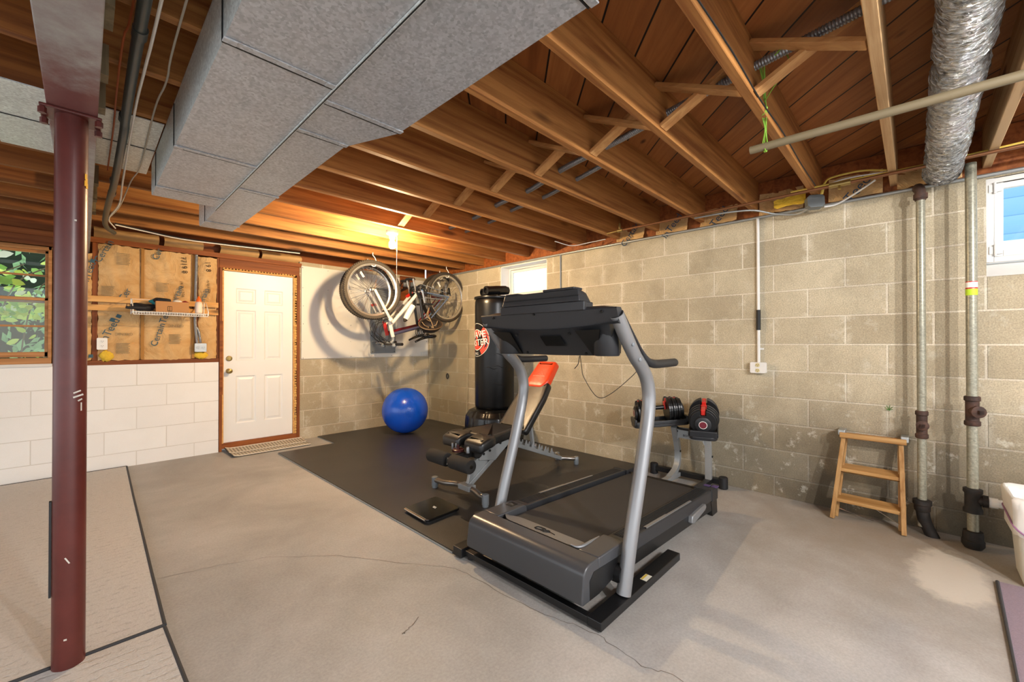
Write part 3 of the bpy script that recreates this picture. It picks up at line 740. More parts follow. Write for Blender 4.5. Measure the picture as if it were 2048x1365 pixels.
# closet rod and its twine
q = MB(); q.cyl((2.305, .585, 2.135), (2.36, -1.1, 2.135), .0185, 20); q.build('hanging_rod', M_rod, smooth=True, label='long beige plastic rod hanging below the joists', cat='rod')
q = MB()
for dx, sw in ((-.012, .01), (-.004, -.008), (.004, .012), (.012, -.005), (0, .004)):
    q.tube([(2.0 + dx, .46 + sw, 2.36), (2.10 + dx, .475, 2.30), (2.17 + dx * .5, .49 + sw, 2.235), (2.25 + dx, .505, 2.19), (2.30 + dx * .4, .517 + sw, 2.150), (2.318, .52 + sw * .5, 2.113), (2.29, .517, 2.118)], .0022, 6, smoothn=5)
q.tube([(1.93, .40, 2.335), (1.97, .38, 2.37), (2.03, .37, 2.33), (2.06, .43, 2.28), (2.13, .485, 2.262)], .0024, 6, smoothn=5)
q.tube([(2.14, .475, 2.24), (2.16, .50, 2.25), (2.17, .51, 2.232), (2.15, .49, 2.222)], .0045, 6, closed=True, smoothn=4)
q.build('twine_loop', M_green, smooth=True, label='green twine looped round the conduit and holding up the beige rod', cat='string')

# copper line along the block wall top
t = thing('copper_pipe', 'brown copper pipe running along under the joists above the block wall', 'pipe', (3.4, 1, 2.2))
q = MB(); q.tube([(3.40, 1.92, 2.205), (3.40, .9, 2.203), (3.40, -.2, 2.206), (3.40, -1.2, 2.21)], .0105, 12); q.build('tube', M_copper, t, smooth=True)
q = MB(); q.cyl((3.40, 1.90, 2.205), (3.40, 1.95, 2.205), .016); q.cyl((3.40, 1.93, 2.205), (3.40, 1.93, 2.27), .010); q.cyl((3.40, 1.95, 2.205), (3.40, 2.06, 2.202), .007); q.build('elbow', M_brass, t, smooth=True)
q = MB(); q.cyl((3.40, .40, 2.206), (3.40, .29, 2.206), .016); q.cyl((3.40, .345, 2.206), (3.385, .345, 2.17), .009); q.build('valve', M_brass, t, smooth=True)
q = MB(); q.tube([(3.44, .62, 2.235), (3.44, -.1, 2.225), (3.42, -.6, 2.235), (3.42, -1.2, 2.245)], .0065, 8); q.build('cable', M_yellow, smooth=True, label='yellow cable lying along the copper pipe at the right', cat='cable')

# conduit on top of block wall
q = MB(); q.tube([(XW - .014, YD - .25, 2.168), (XW - .014, 3.0, 2.170), (XW - .014, .9, 2.168), (XW - .014, -2.2, 2.164)], .011, 10); q.build('wall_conduit', M_elecbox, smooth=True, label='thin grey metal conduit running along the top edge of the block wall', cat='conduit')
t = thing('outlet_conduit', 'white conduit running down the block wall to an outlet', 'conduit', (XW - .02, .885, 1.02))
q = MB(); q.tube([(XW - .02, .886, 2.16), (XW - .014, .886, 2.05), (XW - .014, .884, 1.02)], .0115, 12); q.build('tube', M_offwhite, t, smooth=True)
q = MB(); q.cyl((XW - .016, .8845, 1.281), (XW - .016, .8845, 1.439), .0155); q.build('tape_wrap', M_sleeve, t, smooth=True)
q = MB(); q.box((XW - .012, .85, 1.125), (XW - .002, .875, 1.14)); q.build('strap', M_offwhite, t)
def outlet(name, label, c, n, wd, hd, dp, plate_mat, face_mat, horizontal=False):
    c = V(c); n = V(n); x = V((0, 0, 1)).cross(n); M0 = frame(c, x, (0, 0, 1))
    t = thing(name, label, 'outlet', c)
    q = MB(); ch = .006
    q.prism([(-wd / 2 + ch, -hd / 2), (wd / 2 - ch, -hd / 2), (wd / 2, -hd / 2 + ch), (wd / 2, hd / 2 - ch), (wd / 2 - ch, hd / 2), (-wd / 2 + ch, hd / 2), (-wd / 2, hd / 2 - ch), (-wd / 2, -hd / 2 + ch)], M0, dp); q.build('box', plate_mat, t, bevel=.002)
    for s_ in (-1, 1):
        cx, cy = (s_ * .022, 0) if horizontal else (0, s_ * .021)
        q = MB(); q.lathe([(.0155, 0), (.0155, .003), (.014, .004), (0, .004)], M0 @ V((cx, cy, dp)), n, 16); f = q.build('socket', face_mat, t)
        q = MB()
        for dx in (-.006, .006): q.box((cx + dx - .0012, cy - .001, dp + .004), (cx + dx + .0012, cy + .007, dp + .0046), M0)
        q.box((cx - .002, cy - .009, dp + .004), (cx + .002, cy - .005, dp + .0046), M0); q.build('slots', M_logo, f)
    return t
outlet('wall_outlet', 'white surface outlet at the foot of the conduit on the block wall', (XW - .001, .884, .985), (-1, 0, 0), .108, .085, .045, M_offwhite, plain('ivory_socket', '#cdbd8c', .4))
# junction box and its armoured cables
t = thing('junction_box', 'grey metal junction box at the joist end above the block wall', 'electrical box', (3.55, .49, 2.12))
q = MB(); q.prism([(-.052, -.03), (-.036, -.045), (.036, -.045), (.052, -.03), (.052, .03), (.036, .045), (-.036, .045), (-.052, .03)], frame((3.55, .49, 2.172), (.45, -.85, .0), (.1, .12, 1)), -.055); q.build('box', M_junction, t, bevel=.002)
q = MB(); q.cyl((3.52, .455, 2.20), (3.50, .44, 2.26), .009); q.build('connector', M_yellow, t, smooth=True)
def wire(pts, r, mt, label, nm='cable', k=6):
    q = MB(); q.tube(pts, r, 7, smoothn=k); return q.build(nm, mt, smooth=True, label=label, cat='cable')
wire([(3.50, .44, 2.26), (3.48, .40, 2.285), (3.47, .25, 2.285), (3.46, .12, 2.25)], .006, M_yellow, 'yellow cable arching out of the grey junction box')
wire([(3.56, .53, 2.13), (3.62, .62, 2.12), (3.62, .75, 2.15), (3.55, .88, 2.19), (3.5, 1.05, 2.20), (3.5, 1.3, 2.208)], .007, M_elecbox, 'grey armoured cable sagging left from the junction box')
wire([(3.58, .45, 2.125), (3.62, .38, 2.14), (3.6, .27, 2.19), (3.55, .18, 2.23)], .006, M_offwhite, 'pale armoured cable looping right from the junction box')
wire([(3.45, .5, 2.212), (3.46, .35, 2.25), (3.47, .2, 2.25), (3.5, .0, 2.235)], .004, M_offwhite, 'thin white cable lying behind the copper pipe')
wire([(3.3, 2.6, 2.205), (3.45, 2.5, 2.17), (3.55, 2.35, 2.195), (3.6, 2.2, 2.21)], .004, M_offwhite, 'thin white wire hanging in a loop under the joists past the copper elbow')
wire([(1.15, .468, 2.213), (1.6, .462, 2.213), (2.0, .468, 2.212), (2.4, .462, 2.214), (2.9, .468, 2.213), (3.35, .465, 2.214)], .003, M_sleeve, 'thin black wire stapled along the underside of a joist', k=4)
wire([(XW - .012, 2.84, 2.16), (XW - .012, 2.84, 1.4)], .007, M_greymetal, 'grey vertical wire on the block wall right of the lit window', k=2)
# left side: black waste pipe with cables
t = thing('waste_pipe', 'black plastic waste pipe beside the steel beam running to the door wall', 'pipe', (.12, 3, 2.1))
pp = [(.118, -1.2, 2.165), (.118, 1.5, 2.165), (.122, 2.42, 2.158), (.124, 2.62, 2.14), (.118, 3.35, 2.10), (.112, 3.7, 2.105), (.108, 4.4, 2.115), (.125, 4.62, 2.10), (.17, 4.75, 2.09)]
q = MB(); q.tube(pp, .0165, 16, smoothn=4); q.build('tube', M_blackpipe, t, smooth=True)
for i, y in ((1, 1.74), (2, 2.45), (3, 3.36), (4, 3.62)):
    q = MB(); q.cyl((.12, y, 2.165 - .03 * max(0, (y - 2.4))), (.12, y + .05, 2.164 - .03 * max(0, y - 2.35)), .020); q.build('coupling', M_blackpipe, t, smooth=True)
wire([(.155, -1, 2.19), (.155, 1.5, 2.185), (.152, 2.0, 2.182), (.148, 2.4, 2.17), (.155, 3.3, 2.13), (.165, 3.9, 2.13), (.13, 4.45, 2.135), (.18, 4.8, 2.14)], .0048, M_whiteplastic, 'white cable strapped to the right side of the black waste pipe')
wire([(.212, -1, 2.212), (.212, 1.6, 2.212), (.222, 2.1, 2.207), (.214, 2.4, 2.211), (.222, 3.2, 2.195), (.20, 3.5, 2.185), (.175, 4.1, 2.16), (.13, 4.45, 2.14)], .0035, plain('braided_cable', '#b9b2a4', .6), 'braided grey cable crossing the joists between pipe and wide duct')
wire([(.103, -1, 2.205), (.101, 1.5, 2.20), (.088, 1.9, 2.195), (.088, 2.3, 2.19), (.092, 2.7, 2.18), (.09, 3.3, 2.165)], .0035, M_orangecable, 'thin orange cable along the left side of the black waste pipe')
for z0, mt, lb, dy in ((2.185, M_sleeve, 'black cable in the bundle along the joist above the door', 0), (2.178, M_whiteplastic, 'white cable in the bundle along the joist above the door', .02), (2.192, M_offwhite, 'cream upper cable in the bundle along the joist above the door', .04)):
    wire([(.18, 4.82 + dy, z0), (.36, 4.92 + dy, z0 + .003), (.62, 4.95 + dy, z0 - .015), (.95, 4.96 + dy, z0 - .01), (1.35, 4.97 + dy, z0 + .005), (1.7, 4.98 + dy, z0 + .018)], .0055, mt, lb)

# ---- ceiling bulb
t = thing('ceiling_lamp', 'lit bare bulb in a white porcelain holder on a joist', 'lamp', (1.99, 3.48, 2.03))
bc = V((1.99, 3.48, 0))
q = MB(); q.lathe([(.058, 0), (.058, -.012), (.05, -.03), (.032, -.036), (.026, -.06), (.024, -.075), (0, -.075)], (bc.x, bc.y, ZJ), (0, 0, 1), 28); q.build('lamp_holder', M_whiteplastic, t, smooth=True)
q = MB(); q.lathe([(.013, -.07), (.015, -.085), (.027, -.11), (.031, -.13), (.028, -.15), (.016, -.163), (0, -.167)], (bc.x, bc.y, ZJ), (0, 0, 1), 14); q.build('bulb', M_bulb, t, smooth=True)
q = MB(); q.tube([(bc.x + .03, bc.y - .03, ZJ - .05), (bc.x + .03, bc.y - .03, 1.62)], .0016, 6); q.cyl((bc.x + .03, bc.y - .03, 1.62), (bc.x + .03, bc.y - .03, 1.65), .004, 8); q.build('pull_string', M_whiteplastic, t)
for xb, yb in ((.75, -1.55), (1.35, -1.85)):
    t = thing('ceiling_lamp', 'bare bulb in a white holder on a joist behind the camera, %s one' % ('farther left' if xb < 1 else 'farther right'), 'lamp', (xb, yb, 2.03))
    q = MB(); q.lathe([(.058, 0), (.058, -.012), (.05, -.03), (.032, -.036), (.026, -.06), (.024, -.075), (0, -.075)], (xb, yb, ZJ), (0, 0, 1), 20); q.build('lamp_holder', M_whiteplastic, t, smooth=True)
    q = MB(); q.lathe([(.013, -.07), (.015, -.085), (.027, -.11), (.031, -.13), (.028, -.15), (.016, -.163), (0, -.167)], (xb, yb, ZJ), (0, 0, 1), 12); q.build('bulb', M_bulb2, t, smooth=True)

# ---- drain stacks on the block wall
def stack(name, label, x, y, r, zt, zc, base, tee=None, lbl=None):
    t = thing(name, label, 'pipe', (x, y, 0))
    q = MB(); q.lathe([(r, .05), (r, zt)], (x, y, 0), seg=28); q.build('tube', M_pipe, t, smooth=True)
    q = MB(); q.lathe([(r * 1.25, zc - .085), (r * 1.42, zc - .08), (r * 1.42, zc - .06), (r * 1.2, zc - .055), (r * 1.2, zc + .055), (r * 1.42, zc + .06), (r * 1.42, zc + .08), (r * 1.25, zc + .085)], (x, y, 0), seg=24)
    dv = V((-.86, -.05 if name.startswith('d') else -.4, 0)).normalized()
    f = q.build('cleanout_tee', M_rust, t, smooth=True)
    q = MB(); c = V((x, y, zc)); q.lathe([(r * 1.1, 0), (r * 1.1, .036), (r * 1.4, .04), (r * 1.4, .054), (r * .9, .06), (0, .06)], c, dv, 20); sq = frame(c + dv * .058, dv.cross(V((0, 0, 1))), (0, 0, 1)); q.box((-.010, -.010, -.02), (.010, .010, .004), sq); q.box((-.009, -.009, -.03), (.009, .009, .018), frame(c + dv * .060, V((0, 0, 1)).cross(dv), (0, 0, 1))); q.build('plug', M_rust, f, smooth=True)
    return t
s1 = stack('drain_stack', 'galvanized drain stack with curved black iron foot beside the step stool', 3.60, -.028, .0215, 2.10, .675, None)
q = MB(); q.tube([(3.60, -.028, 2.06), (3.60, -.026, 2.115), (3.615, -.022, 2.14), (3.65, -.018, 2.155), (3.69, -.016, 2.158)], .026, 16, smoothn=4); q.lathe([(.033, 2.07), (.033, 2.1)], (3.6, -.028, 0)); q.build('elbow', M_rust, s1, smooth=True)
q = MB(); q.lathe([(.033, .215), (.044, .21), (.044, .185), (.038, .18), (.038, .15), (.032, .14)], (3.6, -.028, 0)); q.tube([(3.6, -.028, .17), (3.6, -.035, .10), (3.60, -.055, .04), (3.60, -.085, -.03)], [.033, .032, .031, .031], 18, smoothn=5); q.build('hub', M_castiron, s1, smooth=True)
s2 = stack('vent_stack', 'galvanized stack with a white branch pipe and iron base beside the trash bin', 3.56, -.235, .0240, 2.215, .787, None)
q = MB(); q.lathe([(.026, .345), (.040, .34), (.040, .32), (.034, .31), (.034, .235), (.040, .225), (.040, .205), (.026, .2)], (3.56, -.235, 0)); q.cyl((3.56, -.235, .278), (3.56, -.288, .278), .028); q.lathe([(.034, 0), (.034, .022)], (3.56, -.272, .278), (0, -1, 0)); q.build('branch_tee', M_castiron, s2, smooth=True)
q = MB(); q.cyl((3.56, -.28, .278), (3.56, -.62, .278), .023); q.lathe([(.028, 0), (.028, .035)], (3.56, -.295, .278), (0, -1, 0)); q.build('white_branch', M_pvc, s2, smooth=True)
q = MB(); q.lathe([(.026, .10), (.040, .098), (.043, .08), (.043, .05), (.048, .045), (.048, .02), (.036, .0), (.036, -.04)], (3.56, -.235, 0)); q.build('hub', M_castiron, s2, smooth=True)
q = MB(); q.lathe([(.0247, 1.452), (.0247, 1.488)], (3.56, -.235, 0), seg=28); q.build('lime_label', M_lime, s2)
q = MB(); q.lathe([(.0247, 1.49), (.0247, 1.53)], (3.56, -.235, 0), seg=28); lb = q.build('white_label', M_whiteplastic, s2)
q = MB(); q.lathe([(.0249, 1.527), (.0249, 1.532)], (3.56, -.235, 0), seg=28); q.lathe([(.0249, 1.490), (.0249, 1.497)], (3.56, -.235, 0), seg=28); q.build('red_edge', M_red, lb)
# green sprout and insulation stuffed behind the copper line
q = MB()
for i in range(7): a = i * .9; q.tube([(XW - .004, .125, .735), (XW - .015 - .01 * math.cos(a) ** 2, .125 + .02 * math.cos(a), .75 + .018 * math.sin(a))], .002, 5)
q.build('weed_sprout', plain('weed_green', '#4e7a35', .7), label='tiny green weed growing out of the block wall joint above the step stool', cat='plant')
for j, (y, hh, tx) in enumerate(((.72, .17, ''), (.28, .17, 'Teed'), (1.17, .14, 'Teed'), (1.57, .13, 'inTeed'), (1.98, .12, 'Certain'), (-.08, .12, ''))):
    q = MB(); y0, y1 = y - .13, y + .16
    q.grid(lambda u, v_: (XW - .01 + .03 * v_ + R.uniform(-.008, .008), y0 + (y1 - y0) * u, 2.182 + hh * v_ + R.uniform(-.006, .006)), 9, 6)
    o = q.build('rim_insulation', M_kraft, smooth=True, label='paper faced insulation on the block wall top, %s from the copper elbow' % ORD[(1.98, 1.57, 1.17, .72, .28, -.08).index(y)], cat='insulation', group='insulation on the block wall top')
    if tx:
        q = MB(); q.text(tx, .085, frame((XW - .022, y, 2.235), (0, -.5, .6), (0, -.6, -.2) if 0 else (-.15, .6, .5)), .0004); q.build('printed_name', plain('navy_print', '#1f3a4f', .7), o)
q = MB(); q.grid(lambda u, v_: (3.62 + R.uniform(-.01, .01), .56 + .2 * u, 2.19 + .10 * v_ * (1 - .5 * u) + R.uniform(-.008, .008)), 9, 5); q.build('glass_wool_tuft', M_wool, smooth=True, label='yellow glass wool tuft hanging left of the grey junction box', cat='insulation')
# ================================================================ insulated stud wall, shelf, white panel
def batt(x0, x1, z0, z1, label, texts):
    q = MB(); nx = max(6, int((x1 - x0) / .02)); nz = int((z1 - z0) / .025)
    ph = R.uniform(0, 6)
    def fn(u, v_):
        x = x0 + (x1 - x0) * u; z = z0 + (z1 - z0) * v_
        puff = .022 * math.sin(math.pi * u) ** .7
        wr = .007 * math.sin(z * 17 + 5 * math.sin(x * 13 + ph)) * math.sin(math.pi * u) + R.uniform(-.0022, .0022)
        ex = (R.uniform(-.004, .004) if u in (0, 1) else 0)
        return (x + ex, YD + .012 - puff + wr, z + (R.uniform(-.006, .006) if v_ in (0, 1) else 0))
    q.grid(fn, nx, nz)
    o = q.build('insulation_batt', M_kraft, smooth='all', label=label, cat='insulation', group='paper faced batts in the stud wall')
    for nm, tx, x, z, size, ang, mt in texts:
        a = math.radians(ang); M = frame((x, YD - .020, z), (math.cos(a), 0, math.sin(a)), (-math.sin(a), 0, math.cos(a)))
        b = MB(); b.text(tx, size, M, .0004); b.build(nm, mt, o)
        if tx.startswith('Certain') and len(tx) > 8 or tx.endswith('Teed'):
            pass
    return o
def strip(o, x, z, w_, h_, mt, ang=0, nm='printed_block'):
    a = math.radians(ang); b = MB(); b.box((-w_ / 2, -h_ / 2, 0), (w_ / 2, h_ / 2, .0006), frame((x, YD - .0195, z), (math.cos(a), 0, math.sin(a)), (-math.sin(a), 0, math.cos(a)))); b.build(nm, mt, o)
def lines(o, x, z, w_, h_, n):
    b = MB()
    for i in range(n):
        zz = z - h_ / 2 + h_ * i / (n - 1); b.box((x - w_ / 2, YD - .0204, zz - h_ / n * .22), (x + w_ / 2 * R.uniform(.7, 1), YD - .0196, zz + h_ / n * .22))
    b.build('fine_print', M_printgrey, o)
N = 'printed_name'
b1 = batt(-.148, .048, 1.018, 2.0, 'narrow brown paper batt showing just right of the red column', [(N, 'nTeed', .030, 1.83, .075, 76, M_printblue)])
strip(b1, .053, 1.93, .03, .03, M_printblue, 76); strip(b1, .045, 1.06, .03, .03, M_printblue); lines(b1, .03, 1.35, .04, .05, 5)
b2 = batt(.09, .385, 1.018, 2.1, 'widest brown paper batt, above the white outlet left of the shelf', [(N, 'Certain', .128, 2.03, .075, 66, M_printblue), (N, 'Cer', .272, 1.64, .075, 66, M_printblue), (N, 'inTeed', .168, 1.30, .085, 66, M_printblue), (N, 'GRENIC', .265, 1.265, .035, 180, M_printgrey)])
strip(b2, .185, 1.395, .032, .034, M_printblue, 66); strip(b2, .228, 1.432, .032, .034, M_printblue, 66)
lines(b2, .26, 1.975, .10, .10, 8); lines(b2, .155, 1.665, .09, .08, 7); lines(b2, .26, 1.13, .10, .09, 8)
b3 = batt(.395, .785, 1.012, 2.1, 'brown paper batt behind the wire shelf', [(N, 'Cer', .505, 2.06, .075, 72, M_printblue), (N, 'Certain', .655, 1.655, .075, 72, M_printblue), (N, 'CertainTeed', .535, 1.34, .078, 74, M_printblue), ('printed_code', '7719 8', .713, 1.98, .062, 275, M_printblack), ('printed_code', ':/4 06/17/06', .70, 1.73, .034, 275, M_printblack), (N, 'GRENIC', .65, 1.355, .035, 182, M_printgrey)])
lines(b3, .545, 1.735, .10, .08, 7); lines(b3, .645, 1.22, .10, .09, 8)
b4 = batt(.836, .997, 1.012, 2.09, 'narrow brown paper batt between the grey conduit and the door', [(N, 'Certain', .875, 1.655, .07, 72, M_printblue), ('printed_code', '19 8', .915, 1.99, .062, 275, M_printblack), ('printed_code', ':/4 06/17/06', .92, 1.78, .03, 275, M_printblack)])
# rail flanges of the batts
for x in (.386, .783):
    q = MB(); q.box((x - .001, YD - .006, 1.02), (x + .022, YD + .012, 2.1)); q.build('paper_flange', M_kraftdark, b3)
for j, (x, z, w_, h_, lb) in enumerate(((.15, 1.06, .10, .10, 'yellow glass wool bulging out below the white outlet'), (.86, 1.05, .13, .07, 'yellow glass wool bulging out below the metal outlet box'))):
    q = MB(); q.ball((x, YD - .002, z), .5, 14, 9, (w_, .05, h_))
    for i, vv in enumerate(q.v): q.v[i] = vv + V((R.uniform(-.008, .008), R.uniform(-.006, .006), R.uniform(-.008, .008)))
    q.build('glass_wool_tuft', M_wool, smooth='all', label=lb, cat='insulation')
# insulation rolls showing between joist ends above the top plate
for j, (x0, x1) in enumerate(((.06, .52), (.56, .88), (1.03, 1.4), (1.43, 1.86))):
    q = MB(); q.grid(lambda u, v_: (x0 + (x1 - x0) * u, YD + .05 - .06 * math.sin(math.pi * v_) + R.uniform(-.006, .006), 2.158 + .10 * v_ + R.uniform(-.004, .004)), 14, 7)
    q.build('rim_insulation', plain('pale_kraft', '#c9a06a', .8, var=.2, bump=.4, bs=18), smooth='all', label='pale paper insulation above the door wall plate, %s piece from the column' % ORD[j], cat='insulation', group='insulation above the door wall plate')
# two pale boards carrying the shelf
for z0, z1, lb in ((1.557, 1.611, 'upper pale pine board across the insulated wall behind the shelf'), (1.478, 1.531, 'lower pale pine board across the insulated wall behind the shelf')):
    q = MB(); q.box((-.14, YD - .045, z0), (1.003, YD - .026, z1)); q.build('wall_board', M_pine, bevel=.002, label=lb, cat='board')
outlet('wall_outlet', 'white duplex outlet on the insulated wall left of the shelf', (.118, YD - .018, 1.172), (0, -1, 0), .072, .11, .008, M_whiteplastic, M_whiteplastic)
ob = outlet('wall_outlet', 'grey metal box outlet on the insulated wall below the corrugated conduit', (.850, YD - .018, 1.132), (0, -1, 0), .102, .09, .035, M_elecbox, M_elecbox, True)
corrugated([(.815, YD - .03, 2.10), (.812, YD - .03, 1.9), (.805, YD - .032, 1.5), (.808, YD - .032, 1.35), (.822, YD - .035, 1.18)], .0135, .014).build('flexible_conduit', M_conduit, smooth=True, label='grey corrugated conduit going down the stud bay left of the door', cat='conduit', loc=(.81, YD - .03, 1.18))
corrugated([(.806, YD - .028, 1.36), (.835, YD - .032, 1.30), (.852, YD - .035, 1.18)], .0115, .014).build('flexible_conduit', M_conduit, smooth=True, label='short grey corrugated conduit entering the metal box outlet by the door', cat='conduit', loc=(.84, YD - .03, 1.18))

# ---- wire shelf and what lies on it
SY0, SY1, SZ = YD - .27, YD - .046, 1.475
t = thing('wire_shelf', 'white wire shelf hanging on the pale boards', 'shelf', (.59, YD - .15, SZ))
q = MB()
for i in range(31):
    x = .315 + i * .0185; q.tube([(x, SY1, SZ), (x, SY0 + .01, SZ), (x, SY0, SZ - .006), (x, SY0, SZ - .03)], .0022, 6)
for y, z in ((SY0, SZ - .004), (SY0, SZ - .03), ((SY0 + SY1) / 2, SZ - .004), (SY1, SZ - .004)): q.tube([(.31, y, z), (.876, y, z)], .0036, 8)
q.build('wire_deck', M_whiteplastic, t, smooth=True)
for x in (.312, .876):
    q = MB(); q.tube([(x, SY0, SZ - .02), (x, SY0, SZ + .02), (x, (SY0 + SY1) / 2, SZ + .11), (x, SY1, SZ + .13), (x, SY1, SZ - .02)], .0042, 8); q.build('end_bracket', M_whiteplastic, t, smooth=True)
q = MB(); q.tube([(.312, SY1, SZ + .125), (.45, SY1, SZ + .125)], .003, 6); q.build('back_wire', M_whiteplastic, t)
t = thing('cardboard_box', 'open brown cardboard box on the wire shelf', 'box', (.595, SY0 + .1, SZ + .003))
q = MB(); bz = SZ + .003; q.box((.473, SY0 + .012, bz), (.722, SY0 + .018, bz + .10)); q.box((.473, SY0 + .17, bz), (.722, SY0 + .176, bz + .10)); q.box((.473, SY0 + .018, bz), (.479, SY0 + .17, bz + .10)); q.box((.716, SY0 + .018, bz), (.722, SY0 + .17, bz + .10)); q.box((.473, SY0 + .012, bz), (.722, SY0 + .176, bz + .005)); q.build('carton', M_card, t, bevel=.001)
q = MB(); q.box((.558, SY0 + .0112, bz + .006), (.592, SY0 + .0118, bz + .055)); q.build('printed_symbol', M_printblack, t)
q = MB(); q.box((.562, SY0 + .0106, bz + .012), (.572, SY0 + .0111, bz + .05)); q.box((.577, SY0 + .0106, bz + .012), (.588, SY0 + .0111, bz + .05)); q.build('printed_symbol', M_card, t)
def lump(nm, mt, c, sq, label, cat, n=.25, bumps=6):
    q = MB(); q.ball(c, 1, 18, 12, sq); ph = [R.uniform(0, 6) for _ in range(6)]
    for i, vv in enumerate(q.v):
        d_ = vv - V(c); f = 1 + n * math.sin(d_.x / sq[0] * bumps * .6 + ph[0]) * math.sin(d_.z / sq[2] * bumps * .5 + ph[1]) + n * .6 * math.sin(d_.y / sq[1] * bumps + ph[2]); q.v[i] = V(c) + d_ * f
    return q.build(nm, mt, smooth='all', label=label, cat=cat)
lump('cloth_bundle', M_navy, (.395, SY0 + .10, SZ + .042), (.09, .07, .035), 'dark crumpled bag lying at the left end of the wire shelf', 'bag')
q = MB(); q.tube([(.40, SY0 + .02, SZ + .03), (.33, SY0, SZ + .03), (.285, SY0 - .01, SZ + .026), (.262, SY0 - .01, SZ + .03)], [.018, .016, .013, .012], 10, smoothn=4); q.build('tool_handle', M_navy, smooth=True, label='dark handle sticking out over the left end of the wire shelf', cat='tool')
lump('glove', M_navy, (.53, SY0 + .10, SZ + .115), (.075, .05, .026), 'black glove piled on top of the cardboard box', 'glove')
lump('teal_cloth', M_teal, (.487, SY0 + .13, SZ + .10), (.045, .04, .028), 'teal cloth hanging over the left edge of the cardboard box', 'cloth')
q = MB(); q.lathe([(.048, 0), (.047, .012), (.038, .03), (.02, .042), (0, .046)], (.64, SY0 + .08, SZ + .085), (0, -.35, 1), 20); q.build('dust_mask', M_whiteplastic, smooth=True, label='white dust mask lying in the cardboard box', cat='mask')
lump('work_strap', M_maroon, (.70, SY0 + .10, SZ + .10), (.032, .05, .022), 'dark red strap bundle at the right end of the cardboard box', 'strap')
t = thing('squeeze_bottle', 'milky bottle with orange cap on the right end of the shelf', 'bottle', (.805, SY0 + .05, SZ + .003))
q = MB(); q.lathe([(.02, 0), (.03, .004), (.032, .03), (.033, .085), (.028, .108), (.016, .118)], (.805, SY0 + .05, SZ + .003), seg=20); q.build('bottle', M_bottle, t, smooth=True)
q = MB(); q.lathe([(.022, .117), (.022, .135), (.012, .155), (.006, .172), (0, .172)], (.805, SY0 + .05, SZ + .003), seg=16); q.build('cap', M_orangecap, t, smooth=True)

# ---- white board on the block wall, breaker panel, backing board
t = thing('wall_panel', 'large white board screwed to the wall right of the door', 'panel', (2.7, YD, .985))
q = MB(); q.box((1.852, YD - .016, .985), (3.69, YD - .003, 2.128)); q.build('board', M_panelwhite, t, bevel=.002)
q = MB()
for x in [1.87 + i * .3 for i in range(7)]:
    for z in (1.0, 1.2, 1.42, 1.64, 1.86, 2.1): q.cyl((x + R.uniform(-.01, .01), YD - .0155, z + R.uniform(-.015, .015)), (x, YD - .0172, z), .004, 6)
q.build('screw_heads', M_greymetal, t)
t = thing('breaker_panel', 'grey steel breaker panel on the white board behind the bikes', 'electrical panel', (2.92, YD - .02, 1.04))
q = MB(); q.box((2.745, YD - .05, 1.04), (3.115, YD - .017, 1.95)); q.build('cover', M_greymetal, t, bevel=.004)
q = MB(); q.box((2.84, YD - .056, 1.25), (3.02, YD - .0505, 1.85)); q.build('door', M_greymetal, t, bevel=.003)
q = MB()
for x in (2.765, 3.095):
    for z in (1.06, 1.93): q.cyl((x, YD - .0505, z), (x, YD - .053, z), .006, 8)
q.build('cover_screw', M_logo, t)
t = thing('backing_board', 'brown plywood board with wiring high on the white board behind the bikes', 'board', (3.30, YD - .03, 1.83))
q = MB(); q.box((3.20, YD - .036, 1.80), (3.44, YD - .017, 2.16)); q.build('plywood', M_stud, t)
q = MB(); q.box((3.24, YD - .085, 2.00), (3.32, YD - .036, 2.10)); q.build('relay_box', M_elecbox, t, bevel=.003)
q = MB(); q.box((3.36, YD - .075, 1.92), (3.42, YD - .036, 2.08)); q.build('relay_box', M_greymetal, t, bevel=.003)
q = MB()
for i in range(5): q.tube([(3.26 + .03 * i, YD - .05, 2.02), (3.20 - .03 * i, YD - .08, 1.96 - .02 * i), (3.18 + .02 * i, YD - .06, 2.02 + .02 * i), (3.22 + .03 * i, YD - .05, 2.12)], .003, 6, smoothn=4)
q.build('loose_wires', M_sleeve, t)
q = MB(); q.box((3.56, YD - .05, 1.0), (3.66, YD - .017, 1.05)); q.build('small_box', M_offwhite, bevel=.003, label='small pale cable box at the lower right corner of the white board', cat='electrical box')

# ---- leaning clear sheet in the corner
t = thing('plastic_sheet', 'cloudy clear plastic sheet leaning in the corner behind the ball', 'sheet', (XW - .05, 4.9, .02))
q = MB(); A = V((XW - .055, 5.33, .022)); dx = V((.005, -.90, 0)); dz = V((.040, 0, 1.345))
q.add([A, A + dx, A + dx + dz, A + dz, A + V((.005, 0, 0)), A + dx + V((.005, 0, 0)), A + dx + dz + V((.005, 0, 0)), A + dz + V((.005, 0, 0))], [(0, 3, 2, 1), (4, 5, 6, 7), (0, 1, 5, 4), (1, 2, 6, 5), (2, 3, 7, 6), (3, 0, 4, 7)]); q.build('sheet', M_acrylic, t)
q = MB(); q.tube([(XW - .036 + .0, 4.875 + .022 * math.cos(a * math.pi / 8), .70 + .036 * math.sin(a * math.pi / 8)) for a in range(16)], .008, 8, closed=True); q.build('hole_rim', M_darkrub, t, smooth=True)
q = MB(); e_ = V((-.001, 0, 0))
for a_, b_ in ((A + dx, A + dx + dz), (A + dz, A + dx + dz), (A, A + dz)): q.tube([a_ + e_, b_ + e_], .0022, 6)
q.build('cut_edge', plain('plastic_edge', '#b9b49c', .4), t)
